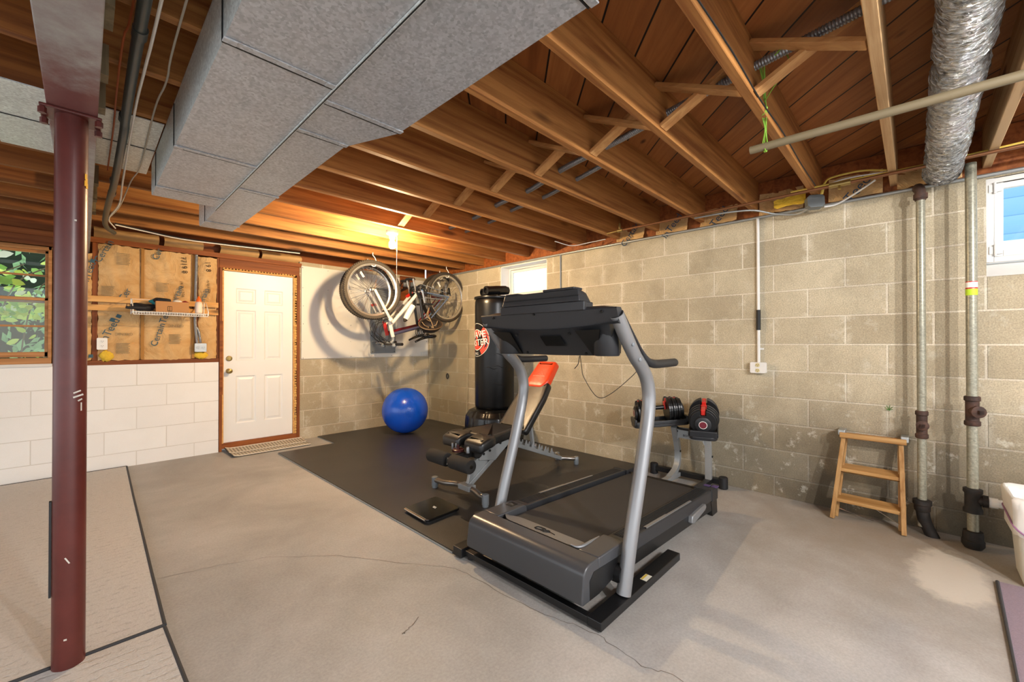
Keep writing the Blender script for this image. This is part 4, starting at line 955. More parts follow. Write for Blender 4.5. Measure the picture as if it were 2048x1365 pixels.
# ================================================================ floor coverings
TH = .014
X0, Y0, TS = 1.443, 1.858, .60
def edge_pts(a, b_, inner, sgn):
    """straight outer edge, or a row of dovetail teeth shared by both neighbours"""
    a, b_ = V((*a, 0)), V((*b_, 0)); d_ = b_ - a; L = d_.length; d_.normalize(); n = V((-d_.y, d_.x, 0)) * sgn
    if not inner: return [a]
    out = [a]; k = max(2, int(L / .1))
    for i in range(k):
        c = (i + .5) * L / k
        for dx, h in ((-.020, 0), (-.026, .024), (.026, .024), (.020, 0)): out.append(a + d_ * (c + dx) + n * h)
    return out
xs = [X0 + TS * i for i in range(4)] + [XW - .012]; ys = [Y0 + TS * i for i in range(6)] + [YD - .03]
for i in range(4):
    for j in range(6):
        if i == 0 and j == 5: continue
        x0, x1, y0, y1 = xs[i], xs[i + 1], ys[j], ys[j + 1]
        poly = []
        poly += edge_pts((x0, y0), (x1, y0), j > 0, 1)
        poly += edge_pts((x1, y0), (x1, y1), i < 3, 1)
        poly += list(reversed(edge_pts((x0, y1), (x1, y1), j < 5 and not (i == 0 and j == 4), 1) + [V((x1, y1, 0))]))[:-1] if True else []
        poly += list(reversed(edge_pts((x0, y0), (x0, y1), i > 0 and not (i == 1 and j == 5), 1) + [V((x0, y1, 0))]))[:-1]
        pp_ = []
        for q_ in poly:
            if not pp_ or (q_ - pp_[-1]).length > 1e-4: pp_.append(q_)
        cx, cy = (x0 + x1) / 2, (y0 + y1) / 2
        pp2 = [((p_.x - cx) * .9985 + cx, (p_.y - cy) * .9985 + cy) for p_ in pp_]
        q = MB(); q.prism(pp2, Matrix.Translation((0, 0, .001)), TH)
        o = q.build('foam_mat_tile', M_mat, label='black foam tile, %s row from the door wall, %s from the open floor' % (ORD[5 - j], ORD[i]), cat='floor mat', group='interlocking foam mat tiles')
        if i == 0 or (i == 1 and j == 5):
            e_ = MB(); e_.box((x0 - .006, y0 + .004, .001), (x0 - .0005, y1 - .004, .009)); e_.build('edge_strip', M_mattooth, o)
def carpet(name, label, pts, th, mt, edges=None):
    q = MB(); q.prism(pts, Matrix.Translation((0, 0, .0006)), th); o = q.build(name, mt, label=label, cat='carpet', loc=(sum(p_[0] for p_ in pts) / len(pts), sum(p_[1] for p_ in pts) / len(pts), 0))
    if edges:
        q = MB()
        for e_ in edges: q.tube([(x, y, .008) for x, y in e_], .0075, 8)
        q.build('binding', M_binding, o, smooth=True)
    return o
carpet('carpet_rug', 'large beige loop carpet with dark bound edge in front of the white block wall', [(-3.9, 2.232), (.238, 2.234), (.25, 3.2), (.288, 5.37), (-3.9, 5.36)], .011, M_carpet, [[(-3.9, 2.232), (.238, 2.234)], [(.238, 2.234), (.245, 2.8), (.253, 3.3), (.268, 4.3), (.288, 5.37)], [(.288, 5.37), (-3.9, 5.36)]])
carpet('carpet_rug', 'nearer beige loop carpet in front of the red column', [(-3.9, -1.6), (.27, -1.6), (.25, 1.8), (.236, 2.216), (-3.9, 2.214)], .011, M_carpet, [[(.27, -1.6), (.25, 1.8), (.236, 2.216)]])
carpet('carpet_rug', 'mauve grey carpet scrap in the corner beside the bin', [(2.235, -.25), (3.12, -.285), (3.2, -1.7), (2.22, -1.7)], .010, M_carpet2, [[(2.22, -1.7), (2.235, -.25), (3.12, -.285)]])
q = MB()
def dm(u, v_):
    x = 1.07 + .76 * u; y = 5.02 + .36 * v_; z = .004 + .05 * max(0, v_ - .55) ** 1.2 + .012 * max(0, .06 - u) / .06
    return (x + .03 * v_ * u, y, z)
q.grid(dm, 24, 14); q.grid(lambda u, v_: V(dm(u, v_)) + V((0, 0, .007)), 24, 14)
t = q.build('doormat', M_weave, smooth='all', label='woven straw coloured doormat at the foot of the white door', cat='doormat')
q = MB()
for v_ in (.02, .48, .98): q.tube([V(dm(u / 20, v_)) + V((0, 0, .008)) for u in range(21)], .006, 6)
q.build('braided_cord', plain('pale_cord', '#d9cfbc', .8), t, smooth=True)
q = MB()
for v_ in (.43, .53): q.tube([V(dm(u / 20, v_)) + V((0, 0, .007)) for u in range(21)], .003, 6)
q.tube([V(dm(0, v_ / 10)) + V((0, 0, .004)) for v_ in range(11)], .006, 6); q.build('dark_thread', M_sleeve, t)

# ================================================================ treadmill
T = thing('treadmill', 'black and silver treadmill standing in the middle of the room', 'treadmill', (2.2, 1.36, 0))
def part(b, nm, mt, bevel=.0, smooth=False, par=None, **k): return b.build(nm, mt, par or T, smooth=smooth, bevel=bevel, **k)
q = MB(); q.box((1.455, .912, .008), (2.24, .980, .046)); part(q, 'base_rail', M_blacksteel, .003)
q = MB(); q.box((1.428, 1.768, .008), (2.22, 1.84, .058)); part(q, 'base_rail', M_blacksteel, .003)
q = MB(); q.box((1.452, .978, .016), (1.486, 1.77, .046)); part(q, 'cross_bar', M_blacksteel, .002)
q = MB()
for x, y in ((1.5, .946), (2.2, .946), (1.475, 1.74), (2.18, 1.80)): q.cyl((x, y, 0), (x, y, .012), .018, 12)
part(q, 'rubber_feet', M_darkrub)
q = MB(); q.box((1.86, .918, .0465), (1.92, .95, .0472)); lb = part(q, 'warning_label', plain('pale_label', '#d8d6c6', .5))
q = MB(); q.box((1.862, .938, .0473), (1.918, .948, .0477)); part(q, 'label_band', plain('label_yellow', '#c9b244', .5), par=lb)
UP = [(1.636, 1.305), (1.72, 1.205), (1.80, 1.118), (1.868, 1.062), (1.918, 1.005), (1.943, .94), (1.945, .875), (1.930, .80), (1.905, .715), (1.855, .555), (1.767, .297), (1.695, .046)]
for y in (.945, 1.785):
    q = MB(); pth = spline([V((x, y, z)) for x, z in UP], 6); q.tube(pth, .0325, 24); u_ = part(q, 'upright', M_silver, smooth=True)
    q = MB(); d_ = (V((UP[0][0], 0, UP[0][1])) - V((UP[1][0], 0, UP[1][1]))).normalized(); c = V((UP[0][0], y, UP[0][1])); q.cyl(c - d_ * .002, c + d_ * .0015, .0295, 24); part(q, 'dark_mouth_disc', M_logo, par=u_)  # black disc stands in for the dark inside of the open tube
    q = MB()
    for x, z in ((1.735, 1.175), (1.80, 1.105)):
        n_ = V((-.25, -1, -.15)).normalized() if y < 1 else V((-.6, -.8, 0)).normalized(); c = V((x + .004, y, z)) ; q.lathe([(.009, .028), (.009, .0335), (.006, .0355), (0, .0355)], c, n_, 12)
    part(q, 'bolt', M_greymetal, par=u_)
    q = MB(); q.lathe([(.042, -.02), (.042, .05), (.036, .07)], (1.715, y + (.03 if y < 1 else -.03), .12), (0, 1 if y < 1 else -1, 0), 16); part(q, 'pivot_bracket', M_blacksteel, smooth=True)
# motor hood
prof = [(1.437, .085), (1.434, .11), (1.444, .185)]
for i in range(9):
    a = math.radians(180 - 10 - 80 * i / 8); prof.append((1.497 + .052 * math.cos(a), .193 + .05 * math.sin(a)))
HY0, HY1 = .988, 1.732
q = MB(); pr1 = prof + [(1.562, .244), (1.562, .085)]
M0 = Matrix(((1, 0, 0, 0), (0, 0, 1, HY0), (0, 1, 0, 0), (0, 0, 0, 1)))
q.prism(pr1, M0, HY1 - HY0); hood = part(q, 'motor_hood', M_hood, .006, True)
for y0, y1, nm in ((HY0, 1.098, 'hood_arm'), (1.618, HY1, 'hood_arm')):
    q = MB(); q.prism([(1.56, .085), (1.79, .12), (1.795, .225), (1.775, .243), (1.56, .245)], Matrix(((1, 0, 0, 0), (0, 0, 1, y0), (0, 1, 0, 0), (0, 0, 0, 1))), y1 - y0); part(q, nm, M_hood, .006, True)
q = MB(); q.prism([(1.49, .09), (1.56, .09), (1.72, .12), (1.75, .19), (1.52, .20), (1.487, .17)], Matrix(((1, 0, 0, 0), (0, 0, 1, HY0 - .0015), (0, 1, 0, 0), (0, 0, 0, 1))), .002); part(q, 'side_recess', M_blacksteel)
# silver inlay in front of the belt
q = MB(); pts = []
for i in range(25):
    y = 1.10 + .515 * i / 24; f = min(1, (i / 24) / .10, (1 - i / 24) / .16); f = math.sin(math.pi / 2 * max(0, f)) if f < 1 else 1
    pts.append((y, f))
vs = []
for y, f in pts:
    xa = 1.5625; xb = 1.672
    xm = xb - (xb - xa) * (1 - f) * .0
    vs += [(xa + .0 + (1 - f) * .05, y, .2455 - (1 - f) * .004), (xb - (1 - f) * .02, y, .222)]
q.add(vs, [(2 * i, 2 * i + 1, 2 * i + 3, 2 * i + 2) for i in range(len(pts) - 1)])
n0 = len(vs); q.add([(x, y, z - .02) for x, y, z in vs], [(2 * i, 2 * i + 2, 2 * i + 3, 2 * i + 1) for i in range(len(pts) - 1)]); part(q, 'silver_inlay', M_silver, 0, True)
q = MB(); q.tube([(1.568, 1.145, .247), (1.572, 1.112, .246), (1.60, 1.099, .245), (1.66, 1.098, .243), (1.745, 1.104, .238)], [.003, .006, .008, .008, .003], 8, smoothn=5); part(q, 'silver_curl', M_silver, smooth=True)
q = MB(); Lg = frame((1.615, 1.345, .2355), (0, -1, .0), (1, 0, -.22))
def lg(pts, r_=.0022): q.tube([Lg @ V((x, y, 0.001)) for x, y in pts], r_, 6, smoothn=6)
lg([(-.045, -.018), (-.05, .012), (-.03, .024), (-.012, .012), (-.012, -.006), (-.03, -.022), (-.045, -.018)]); lg([(-.03, .022), (-.008, .024), (.004, .012), (-.005, -.012), (-.02, -.02)])
lg([(.0, -.022), (.004, .0), (.016, .018), (.03, .014), (.03, -.006), (.016, -.02), (.0, -.016)]); lg([(-.004, .002), (.02, .004), (.05, .002), (.075, -.006)], .0018); part(q, 'printed_logo', M_logo)
q = MB(); q.box((1.70, 1.655, .2445), (1.755, 1.70, .2455)); part(q, 'hood_label', M_logo)
q = MB(); Lh = frame((1.7275, 1.6775, .2456), (0, -1, 0), (1, 0, 0)); q.box((-.016, -.006, 0), (.016, -.003, .0004), Lh); q.box((-.016, .004, 0), (.004, .007, .0004), Lh); part(q, 'hood_label_print', M_silver)
# deck
def zr(x): return .232 - .042 * (x - 1.78)
def slab(y0, y1, x0, x1, top, th):
    b = MB(); return b.add([(x0, y0, zr(x0) + top - th), (x1, y0, zr(x1) + top - th), (x1, y1, zr(x1) + top - th), (x0, y1, zr(x0) + top - th), (x0, y0, zr(x0) + top), (x1, y0, zr(x1) + top), (x1, y1, zr(x1) + top), (x0, y1, zr(x0) + top)],
                           [(0, 3, 2, 1), (4, 5, 6, 7), (0, 1, 5, 4), (1, 2, 6, 5), (2, 3, 7, 6), (3, 0, 4, 7)])
def belt_mat():
    t = NT('ribbed_belt'); gp = t.n('NewGeometry').outputs['Position']
    w_ = t.n('TexWave', {'Vector': gp, 'Scale': 34.0, 'Distortion': 0.0}, bands_direction='X').outputs['Fac']
    t.bump(t.math('ADD', w_, t.math('MULTIPLY', t.noise(300, 2, .6, gp), .6)), .35, .003)
    return t.fin(t.mix(t.noise(3, 4, .6, gp), lin('#2a2a2c'), lin('#383839')), .55, spec=.4)
part(slab(1.112, 1.606, 1.668, 3.02, -.022, .04), 'running_belt', belt_mat())
part(slab(1.10, 1.618, 1.60, 3.0, -.05, .05), 'deck_board', M_blacksteel)
for y0, y1 in ((.988, 1.088), (1.63, 1.730)):
    r_ = part(slab(y0, y1, 1.79, 3.02, 0, .072), 'foot_rail', M_charcoal, .005)
    b = MB()
    for i in range(8):
        y = y0 + .018 + i * .0095; s_ = slab(y, y + .004, 1.83, 2.93, .003, .004); b.add(s_.v, s_.f)
    part(b, 'grip_ribs', M_black, par=r_)
    yo = y0 + .008 if y0 < 1.2 else y1 - .02
    part(slab(yo, yo + .012, 2.02, 2.62, .0045, .005), 'silver_strip', M_silver, par=r_); part(slab(yo - .001, yo + .016, 2.02, 2.28, .005, .005), 'silver_strip', M_silver, par=r_)
    part(slab(y0 + .006, y1 - .006, 1.75, 3.0, -.072, .07), 'frame_rail', M_blacksteel, .003)
    ec = slab(y0 - .004, y1 + .02 if y0 < 1.2 else y1 + .004, 2.95, 3.065, .006, .085) if y0 < 1.2 else slab(y0 - .02, y1 + .004, 2.95, 3.065, .006, .085)
    part(ec, 'end_cap', M_black, .006)
    b = MB()
    for ya in (y0 + .004, y1 - .022): b.prism([(2.98, .001), (3.075, .001), (3.062, .12), (2.95, .12)], Matrix(((1, 0, 0, 0), (0, 0, 1, ya), (0, 1, 0, 0), (0, 0, 0, 1))), .018)
    b.box((2.985, y0 + .02, .001), (3.07, y1 - .02, .02)); b.box((3.05, y0 + .02, .02), (3.06, y1 - .02, .11)); part(b, 'rear_foot', M_blacksteel)
q = MB(); q.cyl((2.99, 1.10, .145), (2.99, 1.62, .145), .024, 16); part(q, 'rear_roller', M_blacksteel, smooth=True)
q = MB(); q.prism([(2.56, .085), (2.60, .075), (2.78, .105), (2.80, .12), (2.79, .142), (2.66, .135), (2.57, .128)], Matrix(((1, 0, 0, 0), (0, 0, 1, .968), (0, 1, 0, 0), (0, 0, 0, 1))), .03); part(q, 'storage_latch', M_silver, .006, True)
q = MB(); q.cbox((3.04, .995, .186), (.05, .035, .006)); q.cbox((3.02, 1.04, .189), (.035, .04, .004)); part(q, 'purple_tape', M_purpletape, .001)
# console
YC = 1.365
def cx_row(n):  # one cross-section of the console at fraction n across (-1..1)
    a = abs(n); y = YC + n * .44
    e_ = max(0, (a - .80) / .20); lo = 1.113 + .004 * a - .0 * e_; ri = 1.243 + .030 * a * a; tp = 1.335
    w_ = 1 - .75 * e_ ** 2
    return [V((1.745, y, lo)), V((1.708, y, lo + .05)), V((1.628, y, ri - .008)), V((1.612, y, ri)), V((1.622, y, ri + .004)), V((1.602, y, tp - .006)), V((1.606, y, tp)), V((1.64, y, tp + .012 * (1 - e_))), V((1.64 + .13 * w_, y, tp - .045)), V((1.745 + .05 * w_, y, lo + .012))]
q = MB(); N_ = 31; rows = []
for i in range(N_):
    n_ = -1 + 2 * i / (N_ - 1)
    r_ = cx_row(n_)
    if abs(n_) > .86:
        zc = 1.31
        r_ = [V((p_.x if p_.z > 1.22 else 1.64, p_.y, max(p_.z, 1.262))) for p_ in r_]
    rows.append(r_)
K = len(rows[0]); q.add([p_ for r_ in rows for p_ in r_], [(i * K + k, i * K + (k + 1) % K, (i + 1) * K + (k + 1) % K, (i + 1) * K + k) for i in range(N_ - 1) for k in range(K)] + [tuple(range(K)), tuple((N_ - 1) * K + k for k in range(K))])
con = part(q, 'console', M_charcoal, 0, 28)
q = MB(); q.box((1.590, 1.085, 1.328), (1.612, 1.632, 1.372)); part(q, 'console_tab', M_charcoal, .004, par=con)
q = MB(); q.add([(1.582, 1.105, 1.372), (1.582, 1.612, 1.372), (1.690, 1.612, 1.36), (1.690, 1.105, 1.36), (1.592, 1.118, 1.432), (1.592, 1.600, 1.432), (1.675, 1.59, 1.418), (1.675, 1.13, 1.418)], [(0, 3, 2, 1), (4, 5, 6, 7), (0, 1, 5, 4), (1, 2, 6, 5), (2, 3, 7, 6), (3, 0, 4, 7)])
q.box((1.60, 1.10, 1.33), (1.69, 1.62, 1.372)); part(q, 'display_housing', M_charcoal, .005, par=con)
q = MB(); q.box((1.588, 1.14, 1.430), (1.66, 1.33, 1.441)); part(q, 'speaker_ridge', M_charcoal, .004, par=con)
q = MB(); q.box((1.588, 1.50, 1.430), (1.66, 1.59, 1.438)); part(q, 'speaker_ridge', M_charcoal, .004, par=con)
q = MB(); q.box((1.5805, 1.11, 1.398), (1.5865, 1.605, 1.402)); part(q, 'groove', M_logo, par=con)
for y in (1.045, 1.685):
    q = MB(); q.lathe([(.055, 0), (.060, .006), (.061, .13)], (1.722, y, 1.116), (-.05, 0, 1), 28); part(q, 'cup_holder', M_black, 0, True, par=con)
    q = MB(); s_ = 1 if y < YC else -1; q.add([(1.742, y + s_ * .06, 1.116), (1.742, y + s_ * .085, 1.116), (1.617, y + s_ * .105, 1.235), (1.617, y - s_ * .03, 1.238)], [(0, 1, 2, 3)]); q.add([(1.735, y + s_ * .06, 1.116), (1.735, y + s_ * .085, 1.116), (1.61, y + s_ * .105, 1.235), (1.61, y - s_ * .03, 1.238)], [(3, 2, 1, 0)]); part(q, 'dark_recess', M_logo, par=con)
dn = (V((1.745, 0, 1.113)) - V((1.62, 0, 1.24))).normalized(); nrm = V((dn.z, 0, -dn.x))
q = MB(); Mv = frame((1.672, 1.33, 1.1885), (0, -1, 0), (-dn.x, 0, -dn.z))
for i in range(22): q.box((-.062 + i * .0058, -.032, .002), (-.0595 + i * .0058, .032, .006), Mv)
part(q, 'vent_slots', M_logo, par=con)
q = MB(); Mv2 = Mv; q.box((-.066, -.036, .0005), (.066, .036, .002), Mv2); part(q, 'vent_plate', M_blacksteel, par=con)
for y, z, x in ((1.55, 1.222, 1.635), (1.20, 1.222, 1.635), (1.56, 1.125, 1.735), (1.17, 1.125, 1.735), (1.0, 1.318, 1.603), (1.70, 1.318, 1.603), (1.40, 1.325, 1.603)):
    q = MB(); q.lathe([(.007, -.002), (.007, .006), (.004, .006), (0, .004)], (x, y, z), (-.8, 0, -.5), 10); part(q, 'screw', M_logo, par=con)
for y, s_ in ((.922, -1), (1.81, 1)):
    q = MB(); q.tube([(1.645, y, 1.318), (1.73, y, 1.232), (1.815, y, 1.15), (1.872, y, 1.10), (1.925, y, 1.079), (2.0, y, 1.073), (2.195, y, 1.074)], [.005, .006, .007, .015, .021, .0215, .0215], 16, smoothn=5); part(q, 'hand_grip', M_black, 0, True)
q = MB(); q.tube([(1.76, 1.225, 1.118), (1.79, 1.235, 1.05), (1.80, 1.228, .998), (1.80, 1.151, .907), (1.81, 1.08, .925), (1.86, .985, 1.02), (1.87, .96, 1.06)], .0018, 6, smoothn=8); q.tube([(1.76, 1.228, 1.11), (1.765, 1.24, 1.07), (1.765, 1.262, 1.045)], .0022, 6, smoothn=4); part(q, 'safety_cord', M_logo)
q = MB(); q.tube([(1.65, 1.80, 1.30), (1.68, 1.77, 1.305), (1.70, 1.74, 1.285), (1.71, 1.735, 1.26)], .0022, 6, smoothn=4); part(q, 'white_wire', M_whiteplastic)

# ================================================================ weight bench
YB = 2.445
Bn = thing('weight_bench', 'adjustable black weight bench with orange head pad and grey frame', 'bench', (2.5, YB, TH))
def bp(b, nm, mt, bevel=0, smooth=False, par=None): return b.build(nm, mt, par or Bn, smooth=smooth, bevel=bevel)
zf = TH
q = MB(); q.tube([(1.975, 2.765, .078), (1.982, 2.66, .080), (2.015, 2.55, .088), (2.02, 2.44, .092), (2.012, 2.34, .088), (1.992, 2.25, .080), (1.991, 2.21, .078)], .0205, 16, smoothn=5); ff = bp(q, 'front_foot', M_steel, 0, True)
for x, y in ((1.975, 2.781), (1.991, 2.195)):
    q = MB(); q.lathe([(.022, zf), (.022, zf + .012), (.026, zf + .014), (.026, .098), (.022, .102), (0, .102)], (x, y, 0), seg=20); bp(q, 'end_cap', M_greymetal, 0, True, ff)
q = MB(); q.tube([(3.17, YB, .075), (3.20, 2.42, .078), (3.25, 2.37, .074), (3.285, 2.345, .07)], .0195, 14, smoothn=4); q.tube([(3.17, YB, .075), (3.20, 2.47, .078), (3.25, 2.53, .074), (3.285, 2.56, .07)], .0195, 14, smoothn=4); rf = bp(q, 'rear_foot', M_steel, 0, True)
for y in (2.338, 2.57):
    q = MB(); q.lathe([(.02, zf), (.024, zf + .01), (.024, .085), (.02, .09), (0, .09)], (3.295, y, 0), seg=18); bp(q, 'end_cap', M_greymetal, 0, True, rf)
q = MB(); q.box((1.985, YB - .075, .072), (2.055, YB + .055, .112)); bp(q, 'foot_bracket', M_greyframe, .004)
for y in (-.02, .02):
    q = MB(); q.bar((2.04, YB + y, .10), (2.46, YB + y, .365), .012, .034, (-.5, 0, 1)); bp(q, 'front_leg', M_greyframe, .003)
q = MB(); q.prism([(2.03, .11), (2.10, .115), (2.24, .22), (2.20, .32), (2.10, .27), (2.05, .19)], Matrix(((1, 0, 0, 0), (0, 0, 1, YB - .014), (0, 1, 0, 0), (0, 0, 0, 1))), .028); bp(q, 'leg_gusset', M_greyframe, .003)
q = MB(); q.prism([(2.13, .27), (2.30, .24), (2.46, .36), (2.44, .42), (2.20, .42), (2.12, .36)], Matrix(((1, 0, 0, 0), (0, 0, 1, YB - .030), (0, 1, 0, 0), (0, 0, 0, 1))), .06); bp(q, 'seat_bracket', M_greyframe, .004)
q = MB()
for x, z in ((2.17, .315), (2.235, .33), (2.35, .37)): q.cyl((x, YB - .031, z), (x, YB - .038, z), .010, 10)
bp(q, 'bracket_bolt', M_logo)
q = MB(); q.bar((2.44, YB, .36), (3.19, YB, .075), .05, .034, (.35, 0, 1)); rr_ = bp(q, 'rear_rail', M_greyframe, .003)
dr = (V((3.19, 0, .075)) - V((2.44, 0, .36))).normalized(); nr = V((-dr.z, 0, dr.x))
for s_ in (-.024, .020):
    for i in range(6):
        q = MB()
        b0 = V((2.56, YB + s_, .36 - (2.56 - 2.44) * .38)) + dr * (i * .094) + nr * .015
        b_ = [b0, b0 + dr * .060, b0 + dr * .052 + nr * .018, b0 + dr * .030 + nr * .020, b0 + dr * .012 + nr * .048, b0 + dr * .002 + nr * .045]
        q.add([p_ for p_ in b_] + [p_ + V((0, .004, 0)) for p_ in b_], [(5, 4, 3, 2, 1, 0), (6, 7, 8, 9, 10, 11)] + [(k, (k + 1) % 6, 6 + (k + 1) % 6, 6 + k) for k in range(6)])
        bp(q, 'notch', M_greyframe, 0, False, rr_)
q = MB(); q.bar((2.735, YB, .56), (2.785, YB, .275), .032, .022, (1, 0, 0)); bp(q, 'back_strut', M_greyframe, .003)
q = MB(); q.cyl((2.785, YB - .05, .27), (2.785, YB + .05, .27), .008); bp(q, 'strut_pin', M_chrome)
def pad(outline, M, th, rnd=.02):
    """upholstered pad: outline in local xy, domed edges, thickness along local z"""
    b = MB(); n = len(outline); cx = sum(p_[0] for p_ in outline) / n; cy = sum(p_[1] for p_ in outline) / n; rings = []
    for ins, z in ((rnd * .55, 0), (rnd * .1, rnd * .35), (0, rnd), (0, th - rnd), (rnd * .12, th - rnd * .4), (rnd * .5, th - rnd * .08), (rnd * 1.1, th), (rnd * 2.2, th + .003)):
        rg = []
        for i in range(n):
            p0, p1, p2 = V((*outline[i - 1], 0)), V((*outline[i], 0)), V((*outline[(i + 1) % n], 0))
            e1 = (p1 - p0).normalized(); e2 = (p2 - p1).normalized(); nn = (V((-e1.y, e1.x, 0)) + V((-e2.y, e2.x, 0)));
            nn = nn.normalized() / max(.6, math.sqrt(max(.05, (1 + e1.dot(e2)) / 2)))
            rg.append((p1.x + nn.x * ins, p1.y + nn.y * ins, z))
        rings.append(rg)
    vs = [p_ for rg in rings for p_ in rg]; fs = [(r * n + i, r * n + (i + 1) % n, (r + 1) * n + (i + 1) % n, (r + 1) * n + i) for r in range(len(rings) - 1) for i in range(n)]
    fs += [tuple(range(n - 1, -1, -1)), tuple((len(rings) - 1) * n + i for i in range(n))]
    return b.add(vs, fs, M)
def rnd_poly(pts, r, k=4):
    out = []; n = len(pts)
    for i in range(n):
        p0, p1, p2 = V((*pts[i - 1], 0)), V((*pts[i], 0)), V((*pts[(i + 1) % n], 0)); a = p1 + (p0 - p1).normalized() * min(r, (p0 - p1).length * .45); c = p1 + (p2 - p1).normalized() * min(r, (p2 - p1).length * .45)
        for j in range(k + 1):
            t_ = j / k; q_ = a * (1 - t_) ** 2 + p1 * 2 * t_ * (1 - t_) + c * t_ ** 2; out.append((q_.x, q_.y))
    return out
for ol in ([(2.085, -.20), (2.30, -.165), (2.455, -.145), (2.455, .145), (2.30, .165), (2.085, .20)], [(1.965, -.235), (2.08, -.235), (2.15, -.20), (2.15, -.018), (2.08, -.028), (1.965, -.032)], [(1.965, .032), (2.08, .028), (2.15, .018), (2.15, .20), (2.08, .235), (1.965, .235)]):
    q = pad(rnd_poly(ol, .028), Matrix.Translation((0, YB, .405)), .075, .022)
    for i, vv in enumerate(q.v):
        q.v[i] = V((vv.x, vv.y, vv.z + (vv.x - 1.97) * .045 - max(0, 2.07 - vv.x) ** 2 * 2.6))
    bp(q, 'seat_pad', M_pad, 0, 'all')
bd = V((.68, 0, .733)); M_b = frame((2.495, YB, .452), (0, -1, 0), bd)
bo = rnd_poly([(-.165, 0), (.165, 0), (.165, .36), (.14, .52), (-.14, .52), (-.165, .36)], .03)
q = pad(bo, M_b @ Matrix.Translation((0, 0, -.06)), .06, .02); bp(q, 'back_pad', M_pad, 0, 'all')
ho = rnd_poly([(-.085, .455), (.085, .455), (.125, .52), (.105, .755), (-.105, .755), (-.125, .52)], .03)
q = pad(ho, M_b @ Matrix.Translation((0, 0, -.055)), .068, .022); hp = bp(q, 'head_pad', M_orange, 0, 'all')
q = MB(); Mt = M_b @ Matrix.Translation((0, .60, .0165))
q.tube([Mt @ V(p_) for p_ in ((-.05, -.02, 0), (0, .035, 0), (.05, -.02, 0))], .002, 6); q.tube([Mt @ V(p_) for p_ in ((-.07, -.028, 0), (.07, -.028, 0))], .002, 6); q.tube([Mt @ V(p_) for p_ in ((-.02, -.02, 0), (0, .008, 0), (.02, -.02, 0))], .002, 6); bp(q, 'embossed_mark', M_orange, 0, True, hp)
q = MB(); q.bar(V((2.50, YB, .43)) + V((.03, 0, -.03)), V((2.50, YB, .43)) + bd * .66 + V((.03, 0, -.03)), .05, .03, (-1, 0, 1)); bp(q, 'back_frame', M_greyframe, .003)
q = MB(); q.bar((2.0, YB, .395), (2.45, YB, .415), .06, .02); bp(q, 'seat_frame', M_blacksteel, .003)
for y0, y1 in ((2.425, 2.63), (2.165, 2.37)):
    q = MB(); q.lathe([(.02, 0), (.046, 0), (.05, .006), (.05, y1 - y0 - .006), (.046, y1 - y0), (.02, y1 - y0)], (1.832, y0, .335), (0, 1, 0), 22); bp(q, 'foam_roller', M_foam, 0, True)
q = MB(); q.cyl((1.832, 2.16, .335), (1.832, 2.635, .335), .013); q.box((1.81, 2.38, .31), (1.855, 2.415, .36)); bp(q, 'roller_axle', M_chrome, 0, True)
q = MB(); q.bar((1.85, 2.40, .335), (2.09, 2.43, .345), .035, .05); q.tube([(2.09, 2.38, .345), (2.09, 2.46, .345)], .045, 14); bp(q, 'roller_arm', M_foam, .004)
q = MB(); q.lathe([(.045, 0), (.045, .014), (.038, .018), (0, .018)], (1.94, 2.44, .375), (0, 0, 1), 20); q.cyl((1.94, 2.44, .39), (1.94, 2.44, .42), .01); bp(q, 'adjust_knob', plain('dark_red_knob', '#3a1414', .3), 0, True)
q = MB(); q.lathe([(.014, 0), (.014, .035), (.01, .045), (0, .045)], (1.955, 2.345, .375), (0, 0, 1), 10); bp(q, 'pull_pin', M_silver, 0, True)
for y_, x_ in ((2.52, 1.95), (2.49, 1.96)):
    q = MB(); q.cyl((x_, y_, .375), (x_, y_, .42), .008); bp(q, 'pull_pin', M_silver, 0, True)

# ================================================================ bathroom scale
t = thing('bathroom_scale', 'black glass bathroom scale with chrome bar lying on the foam mat', 'scale', (1.65, 2.38, .015))
A = [V((1.512, 2.225)), V((1.79, 2.255)), V((1.815, 2.55)), V((1.53, 2.52))]
A = [(1.53, 2.24), (1.815, 2.255), (1.825, 2.555), (1.545, 2.535)]
q = MB(); q.prism(rnd_poly(A, .03), Matrix.Translation((0, 0, .027)), .016); q.build('glass_top', plain('black_glass', '#0c0c0d', .12, spec=.6), t, bevel=.003)
cxm, cym = 1.68, 2.397; q = MB(); q.prism(rnd_poly([((x - cxm) * .92 + cxm, (y - cym) * .92 + cym) for x, y in A], .03), Matrix.Translation((0, 0, .0155)), .012); q.build('body', M_darkrub, t)
q = MB(); q.cyl((1.535, 2.262, .035), (1.545, 2.52, .035), .0105, 14); q.build('chrome_bar', M_chrome, t, smooth=True)
q = MB(); Ms = frame((1.69, 2.385, .0436), (0, -1, 0), (1, 0, 0)); q.box((-.02, .004, 0), (.012, .010, .0005), Ms); q.box((-.012, -.008, 0), (.02, -.002, .0005), Ms); q.build('printed_mark', M_whiteplastic, t)
